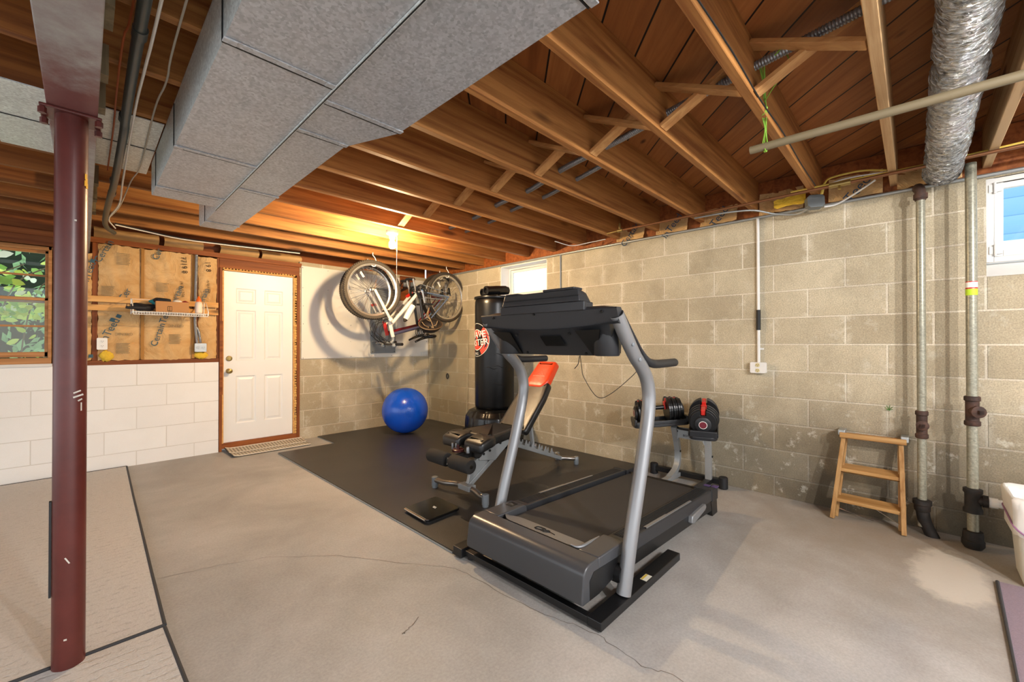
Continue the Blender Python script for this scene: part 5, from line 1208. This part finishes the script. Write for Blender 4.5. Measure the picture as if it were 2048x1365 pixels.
# ================================================================ ball and punching bag
q = MB(); BC = V((2.91, 4.757, .308)); BRD = .292
q.ball(BC, BRD, 48, 30)
t = q.build('exercise_ball', M_ball, smooth='all', label='large shiny blue exercise ball on the black mat in the corner', cat='ball', loc=(2.91, 4.757, .016))
q = MB()
va = V((-.42, -.85, .18)).normalized(); vx = va.cross(V((0, 0, 1))).normalized(); vy = vx.cross(va)
for i in range(-5, 6):
    for j in range(-6, 7):
        a = .075 * i; b_ = .062 * j
        if abs(j) > 4 and abs(i) > 3: continue
        dv = (va + vx * a + vy * b_).normalized(); q.ball(BC + dv * (BRD - .0005), .0042, 6, 4)
q.build('grip_bumps', M_ball, t, smooth='all')
q = MB()
for ph in [i * .26 for i in range(24)]:
    dv0 = [V((math.sin(th_) * math.cos(ph + .8), math.sin(th_) * math.sin(ph + .8), math.cos(th_))) for th_ in [.45 + .09 * k for k in range(8)]]
    q.tube([BC + d_ * (BRD - .0012) for d_ in dv0], .0022, 5)
q.build('ribs', M_ball, t, smooth='all')
BX, BY = 3.345, 3.53
Pb = thing('punching_bag', 'tall black freestanding punching bag with red round emblem', 'punching bag', (BX, BY, TH))
q = MB(); zb = TH + .002
def base_fn(u, v_):
    pr = [(.30, 0), (.335, .03), (.345, .12), (.345, .24), (.335, .33), (.30, .385), (.24, .41), (.16, .415), (0, .415)]
    f = v_ * (len(pr) - 1); i = min(len(pr) - 2, int(f)); f -= i; r = pr[i][0] * (1 - f) + pr[i + 1][0] * f; z = pr[i][1] * (1 - f) + pr[i + 1][1] * f
    a = 2 * math.pi * u; g = 1 - .035 * max(0, math.cos(a * 12)) ** 6 * (1 if r > .2 else 0)
    return (BX + r * g * math.cos(a), BY + r * g * math.sin(a), zb + z)
q.grid(base_fn, 144, 33, True); q.build('water_base', M_vinyl, Pb, smooth='all')
q = MB(); q.lathe([(.12, .41), (.20, .425), (.222, .44), (.228, .47), (.229, 1.0), (.228, 1.62), (.226, 1.66), (.215, 1.685), (.235, 1.688), (.238, 1.70), (.235, 1.712), (.15, 1.72), (0, 1.722)], (BX, BY, 0), seg=64)
for i, vv in enumerate(q.v):
    if .45 < vv.z < 1.65: pass
q.build('bag', M_bag, Pb, smooth=50)
q = MB()
for z in (.90, .915, 1.05, 1.27, .72): 
    a0 = R.uniform(3.3, 4.2); q.tube([(BX + .2285 * math.cos(a0 + k * .12), BY + .2285 * math.sin(a0 + k * .12), z + .012 * math.sin(k * 1.3)) for k in range(6)], [.0005, .003, .004, .0035, .003, .0005], 6)
q.build('crease', M_bag, Pb, smooth='all')
# emblem wrapped round the bag
def wrap(b, az, zc, r):
    for i, vv in enumerate(b.v):
        a = az + vv.x / r; b.v[i] = V((BX + (r + vv.z) * math.cos(a), BY + (r + vv.z) * math.sin(a), zc + vv.y))
    return b
AZ = math.radians(165); ZC = 1.215
def disc(r0, r1, depth, a0=0, a1=2 * math.pi, n=40):
    b = MB(); b.add([(r * math.cos(a0 + (a1 - a0) * i / n), r * math.sin(a0 + (a1 - a0) * i / n), depth) for i in range(n + 1) for r in (r0, r1)], [(2 * i, 2 * i + 1, 2 * i + 3, 2 * i + 2) for i in range(n)]); return b
M_redprint = plain('red_print', '#c5402f', .45); M_whiteprint = plain('white_print', '#e6e2d8', .45)
wrap(disc(.01, .112, .001), AZ, ZC, .229).build('emblem_disc', M_redprint, Pb)
wrap(disc(.112, .120, .001), AZ, ZC, .229).build('emblem_ring', M_whiteprint, Pb)
wrap(disc(.128, .186, .001, math.radians(-62), math.radians(52)), AZ, ZC, .229).build('emblem_ring', M_redprint, Pb)
wrap(disc(.128, .186, .001, math.radians(118), math.radians(242)), AZ, ZC, .229).build('emblem_ring', M_redprint, Pb)
wrap(disc(.186, .190, .001), AZ, ZC, .229).build('emblem_ring', M_whiteprint, Pb)
b = MB(); b.box((-.16, -.045, .0015), (.16, .075, .002)); wrap(b, AZ, ZC, .229)
b = MB(); b.text('WAVE', .105, Matrix.Translation((0, .055, .003)) @ Matrix.Rotation(.10, 4, 'Z'), .0005); b.text('MASTER', .10, Matrix.Translation((.0, -.035, .003)) @ Matrix.Rotation(.10, 4, 'Z'), .0005); wrap(b, AZ, ZC, .229).build('emblem_name', M_whiteprint, Pb)
b = MB(); b.text('BAG', .04, Matrix.Translation((0, -.157, .003)), .0005); wrap(b, AZ, ZC, .229).build('emblem_name', M_whiteprint, Pb)
t = thing('rolled_pads', 'black rolled up pads lying on top of the punching bag', 'pads', (BX - .08, BY - .05, 1.713))
for (x, y, z, dx, r) in ((-.17, -.03, 1.775, .30, .052), (-.11, .10, 1.77, .22, .045), (.0, -.05, 1.785, .16, .05)):
    a_ = V((BX + x, BY + y, z)); dv = V((.86, -.10, .10)).normalized(); q = MB(); q.lathe([(r * .55, .02), (r * .62, 0), (r, .004), (r * 1.03, .03), (r * .96, .06), (r, dx * .5), (r * .92, dx - .01), (r * .6, dx), (0, dx)], a_, dv, 22); o = q.build('roll', M_vinyl, t, smooth=True)
    q = MB(); q.lathe([(r * .55, .021), (0, .021)], a_, dv, 20); q.build('dark_end_disc', M_logo, o)  # black disc painted in for the dark inside of the roll

# ================================================================ dumbbell stand with two adjustable dumbbells
DS = thing('dumbbell_stand', 'grey dumbbell stand against the block wall behind the treadmill', 'stand', (3.58, 1.35, 0))
def sp_(b, nm, mt, bevel=0, smooth=False, par=None): return b.build(nm, mt, par or DS, smooth=smooth, bevel=bevel)
def flatpost(y, w_, pts):
    b = MB(); P = spline([V((x, y, z)) for x, z in pts], 6)
    for a, c in zip(P[:-1], P[1:]): b.bar(a, c + (c - a) * .12, w_, .040, (1, 0, .2))
    return b
for y, pf in ((1.475, [(3.50, .47), (3.53, .40), (3.565, .30), (3.58, .22), (3.57, .15), (3.53, .10), (3.46, .07), (3.40, .055)]), (1.215, [(3.525, .47), (3.54, .40), (3.555, .30), (3.56, .2), (3.56, .06)])):
    sp_(flatpost(y, .045, pf), 'post', M_greyframe, .002)
q = MB(); q.bar((3.60, 1.69, .055), (3.60, 1.13, .055), .05, .045); sp_(q, 'base_bar', M_blacksteel, .006)
for y in (1.475, 1.215):
    q = MB(); q.bar((3.30, y, .05), (3.62, y, .05), .05, .035); sp_(q, 'foot_bar', M_blacksteel if y < 1.3 else M_greyframe, .004)
for y in (1.70, 1.115):
    q = MB(); q.lathe([(.03, .002), (.034, .006), (.034, .09), (.028, .096), (0, .096)], (3.60, y, 0), seg=18); sp_(q, 'end_foot', M_darkrub, 0, True)
q = MB(); q.prism([(1.235, .345), (1.25, .375), (1.44, .375), (1.455, .34), (1.455, .465), (1.235, .465)], Matrix(((0, 0, 1, 3.515), (1, 0, 0, 0), (0, 1, 0, 0), (0, 0, 0, 1))), .012); br_ = sp_(q, 'brace_plate', M_greyframe, .002)
q = MB(); q.text('BOWFLEX', .026, frame((3.5138, 1.345, .40), (0, -1, 0), (0, 0, 1)), .0004); sp_(q, 'printed_name', M_logo, par=br_)
q = MB(); q.tube([(3.512, 1.45, .465), (3.50, 1.42, .455), (3.50, 1.28, .455), (3.512, 1.24, .465)], .008, 8, smoothn=4)
for y in (1.475, 1.215):
    for x, z in ((3.52, .43), (3.575, .25)): q.cyl((x - .0, y - .028, z), (x, y + .028, z), .009, 10)
sp_(q, 'black_bolts', M_logo)
def dumbbell(c, axis, label, tilt):
    c = V(c); ax = V(axis).normalized(); up = (V((0, 0, 1)) - ax * ax.z).normalized(); sd = ax.cross(up)
    up = (up * math.cos(tilt) - sd * math.sin(tilt)).normalized(); M = frame(c, ax, up)
    D = thing('adjustable_dumbbell', label, 'dumbbell', c - up * .10, 'adjustable dumbbells on the grey stand')
    def plate(x, th, r):
        n = 30; pts = []
        for i in range(n + 1):
            a = math.pi / 2 + math.radians(13) + (2 * math.pi - math.radians(26)) * i / n; rr_ = r
            y = max(r * math.sin(a), -r * .86); pts.append((r * math.cos(a), y))
        pts.append((r * .22, r * .55)); pts.append((-r * .22, r * .55))
        Mp = M @ Matrix.Translation((x, 0, 0)) @ Matrix.Rotation(math.pi / 2, 4, 'Y')
        # local z of prism along axis
        b = MB(); return b.prism(pts, M @ Matrix(((0, 0, 1, x), (1, 0, 0, 0), (0, 1, 0, 0), (0, 0, 0, 1))) , th)
    M = frame(c, ax, up)
    # frame: local x along axis, y up, z across -> remap so plate lies in (across, up)
    M = Matrix((M.col[0], M.col[2], M.col[1], M.col[3])).transposed()
    for s_ in (-1, 1):
        for k in range(6):
            x = s_ * (.065 + k * .0195); r = .112 - .0022 * k - (.008 if k % 2 else 0)
            b = plate(x if s_ > 0 else x - .017, .017, r); b.build('weight_plate', M_blacksteel, D, bevel=.003)
        e0 = M @ V((s_ * .185, 0, -.012)); b = MB(); b.lathe([(.06, 0), (.058, .012), (.045, .018), (0, .018)], e0, ax * s_, 26); ed = b.build('end_dial', M_black, D, smooth=True)
        b = MB(); b.lathe([(.030, .0182), (.030, .0192), (0, .0192)], e0, ax * s_, 22); b.build('dial_ring', M_whiteplastic, ed)
        b = MB(); b.lathe([(.026, .0194), (.026, .0204), (0, .0204)], e0, ax * s_, 22); b.build('dial_face', plain('maroon_dial', '#6e2430', .4), ed)
        b = MB(); b.box((s_ * .062, -.016, .052), (s_ * .165, .016, .094), M); b.build('red_selector', M_red, D, bevel=.005)
    b = MB(); b.cyl(M @ V((-.07, 0, .02)), M @ V((.07, 0, .02)), .018, 16); b.build('handle', M_blacksteel, D, smooth=True)
    for x_ in (-.055, .055):
        b = MB(); b.box((x_ - .007, -.022, .0), (x_ + .007, .022, .07), M); b.build('handle_guard', M_red, D, bevel=.006)
    # tray, part of the stand
    b = MB(); b.prism(rnd_poly([(-.225, -.10), (.225, -.10), (.225, .10), (-.225, .10)], .05), M @ Matrix.Translation((0, 0, -.128)), .028); tr = b.build('tray', M_black, DS, bevel=.006)
    b = MB()
    for s_ in (-1, 1): b.box((s_ * .20, -.095, -.105), (s_ * .222, .095, -.055), M)
    b.box((-.21, -.105, -.105), (.21, -.092, -.075), M); b.box((-.21, .092, -.105), (.21, .105, -.075), M); b.build('tray_rim', M_black, tr, bevel=.006)
dumbbell((3.435, 1.585, .605), (-.62, .78, -.10), 'black adjustable dumbbell nearer the bench on the grey stand, seen from the side', .0)
dumbbell((3.455, 1.215, .60), (-.93, -.30, -.16), 'black adjustable dumbbell farther from the bench on the grey stand, seen end on', .0)

# ================================================================ wooden step stool
ST = thing('step_stool', 'small golden wooden folding step stool leaning on the block wall', 'step stool', (3.55, .22, 0))
def st(b, nm, mt, bevel=.003, par=None): return b.build(nm, mt, par or ST, bevel=bevel)
AL, BL, AR, BR = V((3.520, .405, .0)), V((3.628, .352, .535)), V((3.498, .052, .0)), V((3.628, .066, .535))
fwd = V((-.97, 0, .2))
for a, c in ((AL, BL), (AR, BR)):
    q = MB(); q.bar(a, c, .024, .05, fwd); st(q, 'front_rail', M_oakz)
for a, c in ((V((3.575, .39, .0)), V((3.668, .345, .53))), (V((3.56, .068, .0)), V((3.668, .073, .53)))):
    q = MB(); q.bar(a, c, .022, .03, fwd); st(q, 'rear_rail', M_oakz)
def step(f, dp, nm, dz=.022):
    a = AL.lerp(BL, f) + V((-.012, .012, 0)); c = AR.lerp(BR, f) + V((-.012, -.012, 0)); d_ = V((.095, 0, .018))
    b = MB(); u_ = V((0, 0, dz)); b.add([a, c, c + d_, a + d_, a + u_, c + u_, c + d_ + u_, a + d_ + u_], [(0, 3, 2, 1), (4, 5, 6, 7), (0, 1, 5, 4), (1, 2, 6, 5), (2, 3, 7, 6), (3, 0, 4, 7)]); return st(b, nm, M_oak)
step(.58, .1, 'step'); step(.21, .1, 'step')
q = MB(); q.box((3.585, .04, .535), (3.705, .372, .556)); q.box((3.585, .04, .556), (3.60, .372, .570)); st(q, 'top_board', M_oak)
for y0, y1 in ((.030, .068), (.344, .382)):
    q = MB(); q.box((3.598, y0, .55), (3.708, y1, .585)); st(q, 'corner_bracket', M_elecbox, .004)
q = MB(); q.tube([(3.535, .375, .07), (3.60, .20, .012)], .0022, 5); q.tube([(3.53, .075, .05), (3.60, .20, .10)], .0022, 5); q.tube([(3.60, .385, .30), (3.60, .06, .30)], .0025, 5); st(q, 'brace_wire', M_chrome, 0)

# ================================================================ trash bin
TB = thing('trash_bin', 'white plastic trash bin with a purple drawstring liner beside the drain pipe', 'bin', (3.26, -.54, .0))
def bin_ring(w_, d_, z, n=8, r=.05):
    return [(3.265 + x, -.535 + y, z) for x, y in rnd_poly([(-w_, -d_), (w_, -d_), (w_, d_), (-w_, d_)], r, 5)]
def bin_shell(rings):
    b = MB(); n = len(rings[0]); b.add([p_ for r_ in rings for p_ in r_], [(j * n + i, j * n + (i + 1) % n, (j + 1) * n + (i + 1) % n, (j + 1) * n + i) for j in range(len(rings) - 1) for i in range(n)]); return b
b = bin_shell([bin_ring(.01, .01, .012), bin_ring(.125, .155, .012), bin_ring(.130, .160, .003), bin_ring(.135, .165, .02), bin_ring(.158, .192, .40), bin_ring(.166, .20, .402), bin_ring(.166, .20, .42), bin_ring(.156, .19, .422), bin_ring(.13, .16, .03), bin_ring(.01, .01, .03)]); b.build('bin', M_binw, TB, smooth=40)
def jit(r_, a): return [(x + R.uniform(-a, a), y + R.uniform(-a, a), z + R.uniform(-a, a)) for x, y, z in r_]
b = bin_shell([jit(bin_ring(.163, .197, .25), .007), jit(bin_ring(.170, .204, .30), .006), jit(bin_ring(.171, .205, .37), .006), jit(bin_ring(.175, .210, .425), .004), jit(bin_ring(.165, .20, .436), .003), jit(bin_ring(.15, .185, .40), .006), jit(bin_ring(.14, .17, .2), .01)]); ln = b.build('liner', M_liner, TB, smooth='all')
b = MB(); rg = bin_ring(.172, .206, .285); b.tube([(x, y, z - .04 * math.sin(i * .3)) for i, (x, y, z) in enumerate(rg)], .004, 6, closed=True); b.build('drawstring', M_purple, ln, smooth=True)

# ================================================================ two bicycles hanging upside down
def bicycle(F, e, label, C, front, grp=None):
    F = V(F); e = V(e).normalized(); n = V((-e.y, e.x, 0)); z = V((0, 0, 1))
    B = thing('bicycle', label, 'bicycle', F - z * .35)
    def p(u, v_, w_=0): return F + e * u + z * v_ + n * w_
    def add(b, nm, mt, par=None, smooth=True, bevel=0): return b.build(nm, mt, par or B, smooth=smooth, bevel=bevel)
    RW = 1.13
    def wheel(nm, c, ax, knob):
        ax = V(ax).normalized(); b = MB(); r0 = .313
        x_ = ax.cross(z).normalized(); y_ = x_.cross(ax)
        prof = [(r0 - .014, -.016), (r0, -.023), (r0 + .016, -.022), (r0 + .026, -.012), (r0 + .029, 0), (r0 + .026, .012), (r0 + .016, .022), (r0, .023), (r0 - .014, .016), (r0 - .014, -.016)]
        b.lathe([(r, h) for r, h in prof], c, ax, 56); b.f = b.f[:-2] if len(b.f[-1]) > 4 else b.f
        ty = add(b, nm, M_tyre, smooth=True)
        b = MB()
        for i in range(84):
            a = 2 * math.pi * i / 84
            for h, dr_ in ((-.017, .020), (0, .029), (.017, .020)):
                aa = a + (.03 if h else 0); d_ = x_ * math.cos(aa) + y_ * math.sin(aa); tg = ax.cross(d_)
                b.bar(c + d_ * (r0 + dr_ - .003) + ax * h, c + d_ * (r0 + dr_ + .004) + ax * h, .009, .011, tg)
        if knob: add(b, 'tread_knobs', M_tyre, ty, False)
        b = MB(); b.lathe([(r0 - .014, -.015), (r0 - .022, -.014), (r0 - .036, -.006), (r0 - .038, 0), (r0 - .036, .006), (r0 - .022, .014), (r0 - .014, .015), (r0 - .014, -.015)], c, ax, 56); b.f = [f for f in b.f if len(f) == 4]; add(b, 'rim', M_rim, ty)
        b = MB()
        for i in range(28):
            a = 2 * math.pi * i / 28; s_ = 1 if i % 2 else -1; a2 = a + (.55 if i % 4 < 2 else -.55); d1 = x_ * math.cos(a) + y_ * math.sin(a); d2 = x_ * math.cos(a2) + y_ * math.sin(a2)
            b.tube([c + d2 * .022 + ax * (.028 * s_), c + d1 * (r0 - .034)], .0015, 4, caps=False)
        add(b, 'spokes', M_chrome, ty)
        b = MB(); b.lathe([(.006, -.062), (.006, -.045), (.024, -.034), (.024, -.030), (.014, -.026), (.014, .026), (.024, .030), (.024, .034), (.006, .045), (.006, .062)], c, ax, 16); add(b, 'hub', M_rim, ty)
        b = MB(); d1 = x_ * math.cos(2.2) + y_ * math.sin(2.2); b.bar(c + d1 * .17 + ax * .012, c + d1 * .24 + ax * .012, .022, .008, ax); add(b, 'reflector', M_whiteplastic, ty, False)
        return ty
    yaw = C.get('yaw', 0); ax_f = (n * math.cos(yaw) + e * math.sin(yaw))
    wheel('front_wheel', p(0, 0), ax_f, True); wheel('rear_wheel', p(RW, .012), n, False)
    bb = (.665, .045); ht0 = (.232, -.385); ht1 = (.262, -.505); sj = (.735, -.375)
    def tube(a, c, r, nm, mt, w0=0, w1=0, par=None):
        b = MB(); b.tube([p(*a, w0), p(*c, w1)], r, 16); return add(b, nm, mt, par)
    tube((ht0[0] - .012, ht0[1] + .05), (ht1[0] + .012, ht1[1] - .03), .023, 'head_tube', C['head'])
    dt = tube((ht0[0] + .01, ht0[1] - .01), bb, .021, 'down_tube', C['down'])
    tube(ht1, (sj[0] - .01, sj[1] - .02), .019, 'top_tube', C['top']); tube((bb[0] + .0, bb[1]), (sj[0] + .02, sj[1] - .10), .0175, 'seat_tube', C['seat'])
    tube(bb, (bb[0] - .10, bb[1] - .065), .0225, 'tube_band', C['band'], par=dt) if C.get('band') else None
    for s_ in (-1, 1):
        tube(bb, (RW - .01, .012), .010, 'chain_stay', C['stay'], s_ * .03, s_ * .06); tube((sj[0] + .01, sj[1]), (RW - .01, .012), .008, 'seat_stay', C['stay'], s_ * .03, s_ * .06)
    # fork: two legs turned with the front wheel
    crown = p(.205, -.335)
    for s_ in (-1, 1):
        b = MB(); top = crown + ax_f * (s_ * .062); bot = F + ax_f * (s_ * .056); b.tube([bot, bot.lerp(top, .55), top], [.015, .018, .016], 14); lg_ = add(b, 'fork_leg', C['fork'])
        if C.get('mark'): b = MB(); b.tube([bot.lerp(top, .42), bot.lerp(top, .5)], .0187, 14); add(b, 'fork_mark', M_red, lg_)
    b = MB(); b.bar(crown - ax_f * .078, crown + ax_f * .078, .05, .035, (p(.2, -.3) - F)); add(b, 'fork_crown', C['fork'], None, False, .006)
    b = MB(); b.bar(crown + ax_f * .05 + z * .03 - e * .03, crown + ax_f * .05 + z * .11 - e * .035, .02, .03); b.bar(crown - ax_f * .05 + z * .03 - e * .03, crown - ax_f * .05 + z * .11 - e * .035, .02, .03); b.cyl(crown - ax_f * .06 - e * .03, crown + ax_f * .06 - e * .03, .012); add(b, 'brake_arms', M_blacksteel, None, False, .003)
    # stem, bar, grips, levers
    st0 = p(ht1[0] + .012, ht1[1] - .03); hb = p(.235 - .02, -.625)
    b = MB(); b.tube([st0, p(.272, -.585), hb], .017, 14, smoothn=4); add(b, 'stem', M_greymetal)
    L_ = .27; rise = z * -.0
    b = MB(); b.tube([hb - ax_f * L_ + e * .04, hb - ax_f * .12, hb, hb + ax_f * .12, hb + ax_f * L_ + e * .04], .012, 12, smoothn=5); hbar = add(b, 'handlebar', M_blacksteel)
    for s_ in (-1, 1):
        a0 = hb + ax_f * (s_ * L_) + e * .04; a1 = hb + ax_f * (s_ * .155) + e * .012; b = MB(); b.tube([a0, a1], .017, 14); add(b, 'grip', M_darkrub, hbar)
        b = MB(); c0 = hb + ax_f * (s_ * .14); b.ball(c0 - z * .015, .028, 12, 8); b.tube([c0 - e * .01 + z * .01, c0 - e * .055 + z * .015 + ax_f * s_ * .02, c0 - e * .05 + z * .005 + ax_f * s_ * .11], .006, 8, smoothn=4); add(b, 'brake_lever', M_greymetal, hbar)
    b = MB()
    for k in range(4):
        s_ = -1 if k % 2 else 1; b.tube([hb + ax_f * (.1 * s_), hb - e * (.10 + .03 * k) + ax_f * (.05 * s_) + z * (.05 + .03 * k), p(.10 - .02 * k, -.47 + .04 * k, -.02), p(.17, -.36, .03 * s_), p(.2, -.33, .05 * s_)], .0028, 6, smoothn=6)
    add(b, 'brake_cables', M_sleeve)
    # seat post and saddle (hanging downwards)
    s0 = (sj[0] + .02, sj[1] - .10); s1 = (sj[0] + .045, sj[1] - .155)
    tube(s0, s1, .0135, 'seat_post', M_chrome)
    b = MB(); cs = p(.795, -.555)
    def sad(u, v_):
        t_ = u; wd = .018 + .062 * max(0, min(1, (t_ - .35) / .45)) ** 1.2; wd *= (1 - max(0, t_ - .93) / .07 * .6)
        a = 2 * math.pi * v_; c_ = p(.61 + .30 * t_, -.59 + .075 * t_ + (.02 * math.sin(math.pi * t_)))
        th_ = .016 + .018 * t_; return c_ + n * (math.cos(a) * wd) + z * (math.sin(a) * th_ * (1 if math.sin(a) < 0 else .6))
    b.grid(lambda v_, u: sad(u, v_), 20, 16, True); b.add([sad(0, k / 20) for k in range(20)], [tuple(range(20))]); b.add([sad(1, k / 20) for k in range(20)], [tuple(range(20))]); add(b, 'saddle', M_vinyl, None, 'all')
    b = MB()
    for s_ in (-1, 1): b.tube([p(.66, -.565, s_ * .015), p(.74, -.535, s_ * .02), p(.80, -.53, s_ * .022), p(.87, -.53, s_ * .03)], .0035, 6, smoothn=3)
    add(b, 'saddle_rails', M_chrome)
    # drivetrain on the side towards the room
    cb = p(*bb, -.045); b = MB()
    for r, dz_ in ((.088, 0), (.072, .008), (.05, .016)): b.lathe([(r - .014, -.0015), (r, -.0015), (r, .0015), (r - .014, .0015), (r - .014, -.0015)], cb + n * dz_, n, 40)
    b.f = [f for f in b.f if len(f) == 4]
    for k in range(5):
        a = 2 * math.pi * k / 5; b.bar(cb, cb + (e * math.cos(a) + z * math.sin(a)) * .078, .016, .004, n)
    cw = add(b, 'chainrings', M_blacksteel, None, False)
    b = MB(); b.cyl(p(*bb, -.06), p(*bb, .06), .02, 16); add(b, 'bottom_bracket', M_chrome)
    for s_, ang in ((-1, -1.30), (1, 1.84)):
        c0 = p(*bb, s_ * .062); d_ = e * math.cos(ang) + z * math.sin(ang); b = MB(); b.bar(c0 - d_ * .012, c0 + d_ * .175, .024, .014, n); ck = add(b, 'crank_arm', M_rim, None, False, .004)
        pc_ = c0 + d_ * .17 + n * (s_ * .055); b = MB(); b.bar(pc_ - e * .045, pc_ + e * .045, .085, .022, z); b.cyl(c0 + d_ * .17, pc_, .007, 8); add(b, 'pedal', M_darkrub, ck, False, .004)
    rc = p(RW, .012, -.03); b = MB()
    for k in range(6): b.lathe([(.02, -.0012), (.055 - .006 * k, -.0012), (.055 - .006 * k, .0012), (.02, .0012)], rc - n * (.004 * k), n, 24)
    add(b, 'sprockets', M_rim)
    b = MB()
    for v0, v1 in ((.085, .05), (-.075, -.04)): b.bar(p(bb[0] + .02, bb[1] + v0, -.045), p(RW, .012 + v1, -.04), .006, .009, z)
    add(b, 'chain', M_greymetal, None, False)
    b = MB(); b.bar(p(RW + .02, .03, -.05), p(RW + .005, .13, -.045), .012, .02, n); b.lathe([(.02, 0), (.02, .006)], p(RW, .12, -.05), n, 14); b.lathe([(.02, 0), (.02, .006)], p(RW - .02, .06, -.05), n, 14); add(b, 'rear_derailleur', M_blacksteel, None, False)
    if C.get('name'):
        a = p(ht0[0] + .01, ht0[1] - .01, 0); c = p(*bb, 0); d_ = (c - a).normalized(); Mx = frame(a.lerp(c, .42) - n * .0225, -d_, -(d_.cross(n)) if True else z)
        # lettering reads along the tube, upside down as the bike hangs
        up_ = d_.cross(n); Mx = frame(a.lerp(c, .40) - n * .0222, d_, n.cross(d_) if (d_.cross(n.cross(d_))).dot(n) < 0 else d_.cross(n)); b = MB(); b.text(C['name'], .062, Mx, .0006); add(b, 'printed_name', M_logo, dt, False)
    return B, p, n, e
B2, p2, n2, e2 = bicycle((2.43, 4.83, 1.815), (.995, .06, 0), 'white and red bicycle hanging upside down behind the white and blue one', dict(head=M_red, down=M_bikewhite, band=M_red, top=M_maroon, seat=M_blacksteel, stay=M_maroon, fork=M_bikewhite, name='mongoose', mark=True, yaw=.12), 0)
B1, p1, n1, e1 = bicycle((2.305, 4.46, 1.79), (.9953, .0967, 0), 'white and slate blue bicycle hanging upside down nearest the camera', dict(head=M_bikewhite, down=M_bikewhite, top=plain('violet_blue_enamel', '#4b4a63', .3, .2), seat=M_blacksteel, stay=M_bikeblue, fork=M_bikewhite, yaw=.16), 1)
b = MB(); b.tube([p1(.46, -.30, -.01), p1(.56, -.145, -.01)], .036, 18); b.tube([p1(.445, -.325, -.01), p1(.46, -.30, -.01)], [.026, .036], 18); bt_ = b.build('water_bottle', M_whiteplastic, B1, smooth=True)
b = MB(); b.tube([p1(.43, -.345, -.01), p1(.446, -.32, -.01)], [.014, .03], 14); b.build('bottle_cap', M_helmet, bt_, smooth=True)
b = MB(); c0 = p1(.63, -.475, -.02); b.tube([c0 + e1 * (.052 * math.cos(k * .5)) + V((0, 0, 1)) * (.052 * math.sin(k * .5)) - n1 * (.0022 * k) + e1 * (.0006 * k) for k in range(50)], .0045, 6); b.build('coil_lock', M_sleeve, B1, smooth=True)
for (P_, lb) in ((p1(0, .335), 'white hook holding the front wheel of the nearest bicycle'), (p1(1.13, .347), 'white hook holding the rear wheel of the nearest bicycle'), (p2(0, .335), 'white hook holding the front wheel of the rear bicycle'), (p2(1.13, .347), 'white hook holding the rear wheel of the rear bicycle')):
    b = MB(); x, y, z_ = P_; b.tube([(x, y + .0, ZJ - .002), (x, y, 2.19), (x + .02, y - .005, 2.165), (x + .035, y - .01, 2.12), (x + .025, y - .012, z_ - .058), (x, y - .01, z_ - .066), (x - .02, y - .008, z_ - .055)], .0045, 8, smoothn=5); b.build('bike_hook', M_whiteplastic, smooth=True, label=lb, cat='hook', group='bicycle hooks')
# helmet hanging from the near bicycle
H = thing('bike_helmet', 'dark brown bicycle helmet hanging open side out from the near bicycle', 'helmet', p1(.72, -.50, -.12))
hc = p1(.735, -.37, -.14); hz = V((-.30, -.62, .72)).normalized(); hx = (e1 + V((0, 0, -.42))); hx = (hx - hz * hx.dot(hz)).normalized(); hy = hz.cross(hx)
def helm(sc):
    def fn(u, v_):
        a = 2 * math.pi * u; th_ = (1 - v_) * math.pi / 2 * 1.05
        rr_ = math.cos(math.pi / 2 - th_) if False else math.sin(th_)
        return hc + hx * (.145 * sc * rr_ * math.cos(a)) + hy * (.105 * sc * rr_ * math.sin(a)) - hz * (.125 * sc * math.cos(th_) - .0)
    return fn
b = MB(); b.grid(helm(1.0), 40, 12, True); b.grid(helm(.86), 40, 12, True)
o1 = [helm(1.0)(k / 40, 0) for k in range(40)]; o2 = [helm(.86)(k / 40, 0) for k in range(40)]; b.add(o1 + o2, [(k, (k + 1) % 40, 40 + (k + 1) % 40, 40 + k) for k in range(40)]); b.build('shell', M_helmet, H, smooth=50)
b = MB(); b.tube([hc + hx * (.147 * math.cos(k * math.pi / 16)) + hy * (.107 * math.sin(k * math.pi / 16)) for k in range(32)], .007, 8, closed=True); b.build('rim_edge', plain('tan_edge', '#6b543a', .5), H, smooth=True)
b = MB()
for s_ in (-1, 1): b.tube([hc + hx * (.10 * s_) + hy * .05, hc + hx * (.07 * s_) - hz * .02, hc - hz * .05 + hx * .02 * s_, hc + hx * (.07 * s_) - hy * .07 - hz * .02, hc + hx * (.1 * s_) - hy * .05], .005, 6, smoothn=5)
b.tube([hc + hx * .02 - hy * .09, hc + hz * .05, p1(.70, -.26, -.11), p1(.735, -.16, -.11)], .005, 6, smoothn=5); b.tube([hc - hx * .03 + hy * .09, hc + hz * .05, p1(.72, -.25, -.11), p1(.738, -.16, -.11)], .005, 6, smoothn=5); b.build('straps', plain('tan_strap', '#8a7355', .8), H, smooth=True)
b = MB()
for a in (-.06, 0, .06): b.bar(hc + hx * a - hz * .085 - hy * .04, hc + hx * a - hz * .085 + hy * .04, .03, .02, hz)
b.build('padding', M_sleeve, H, smooth=True)
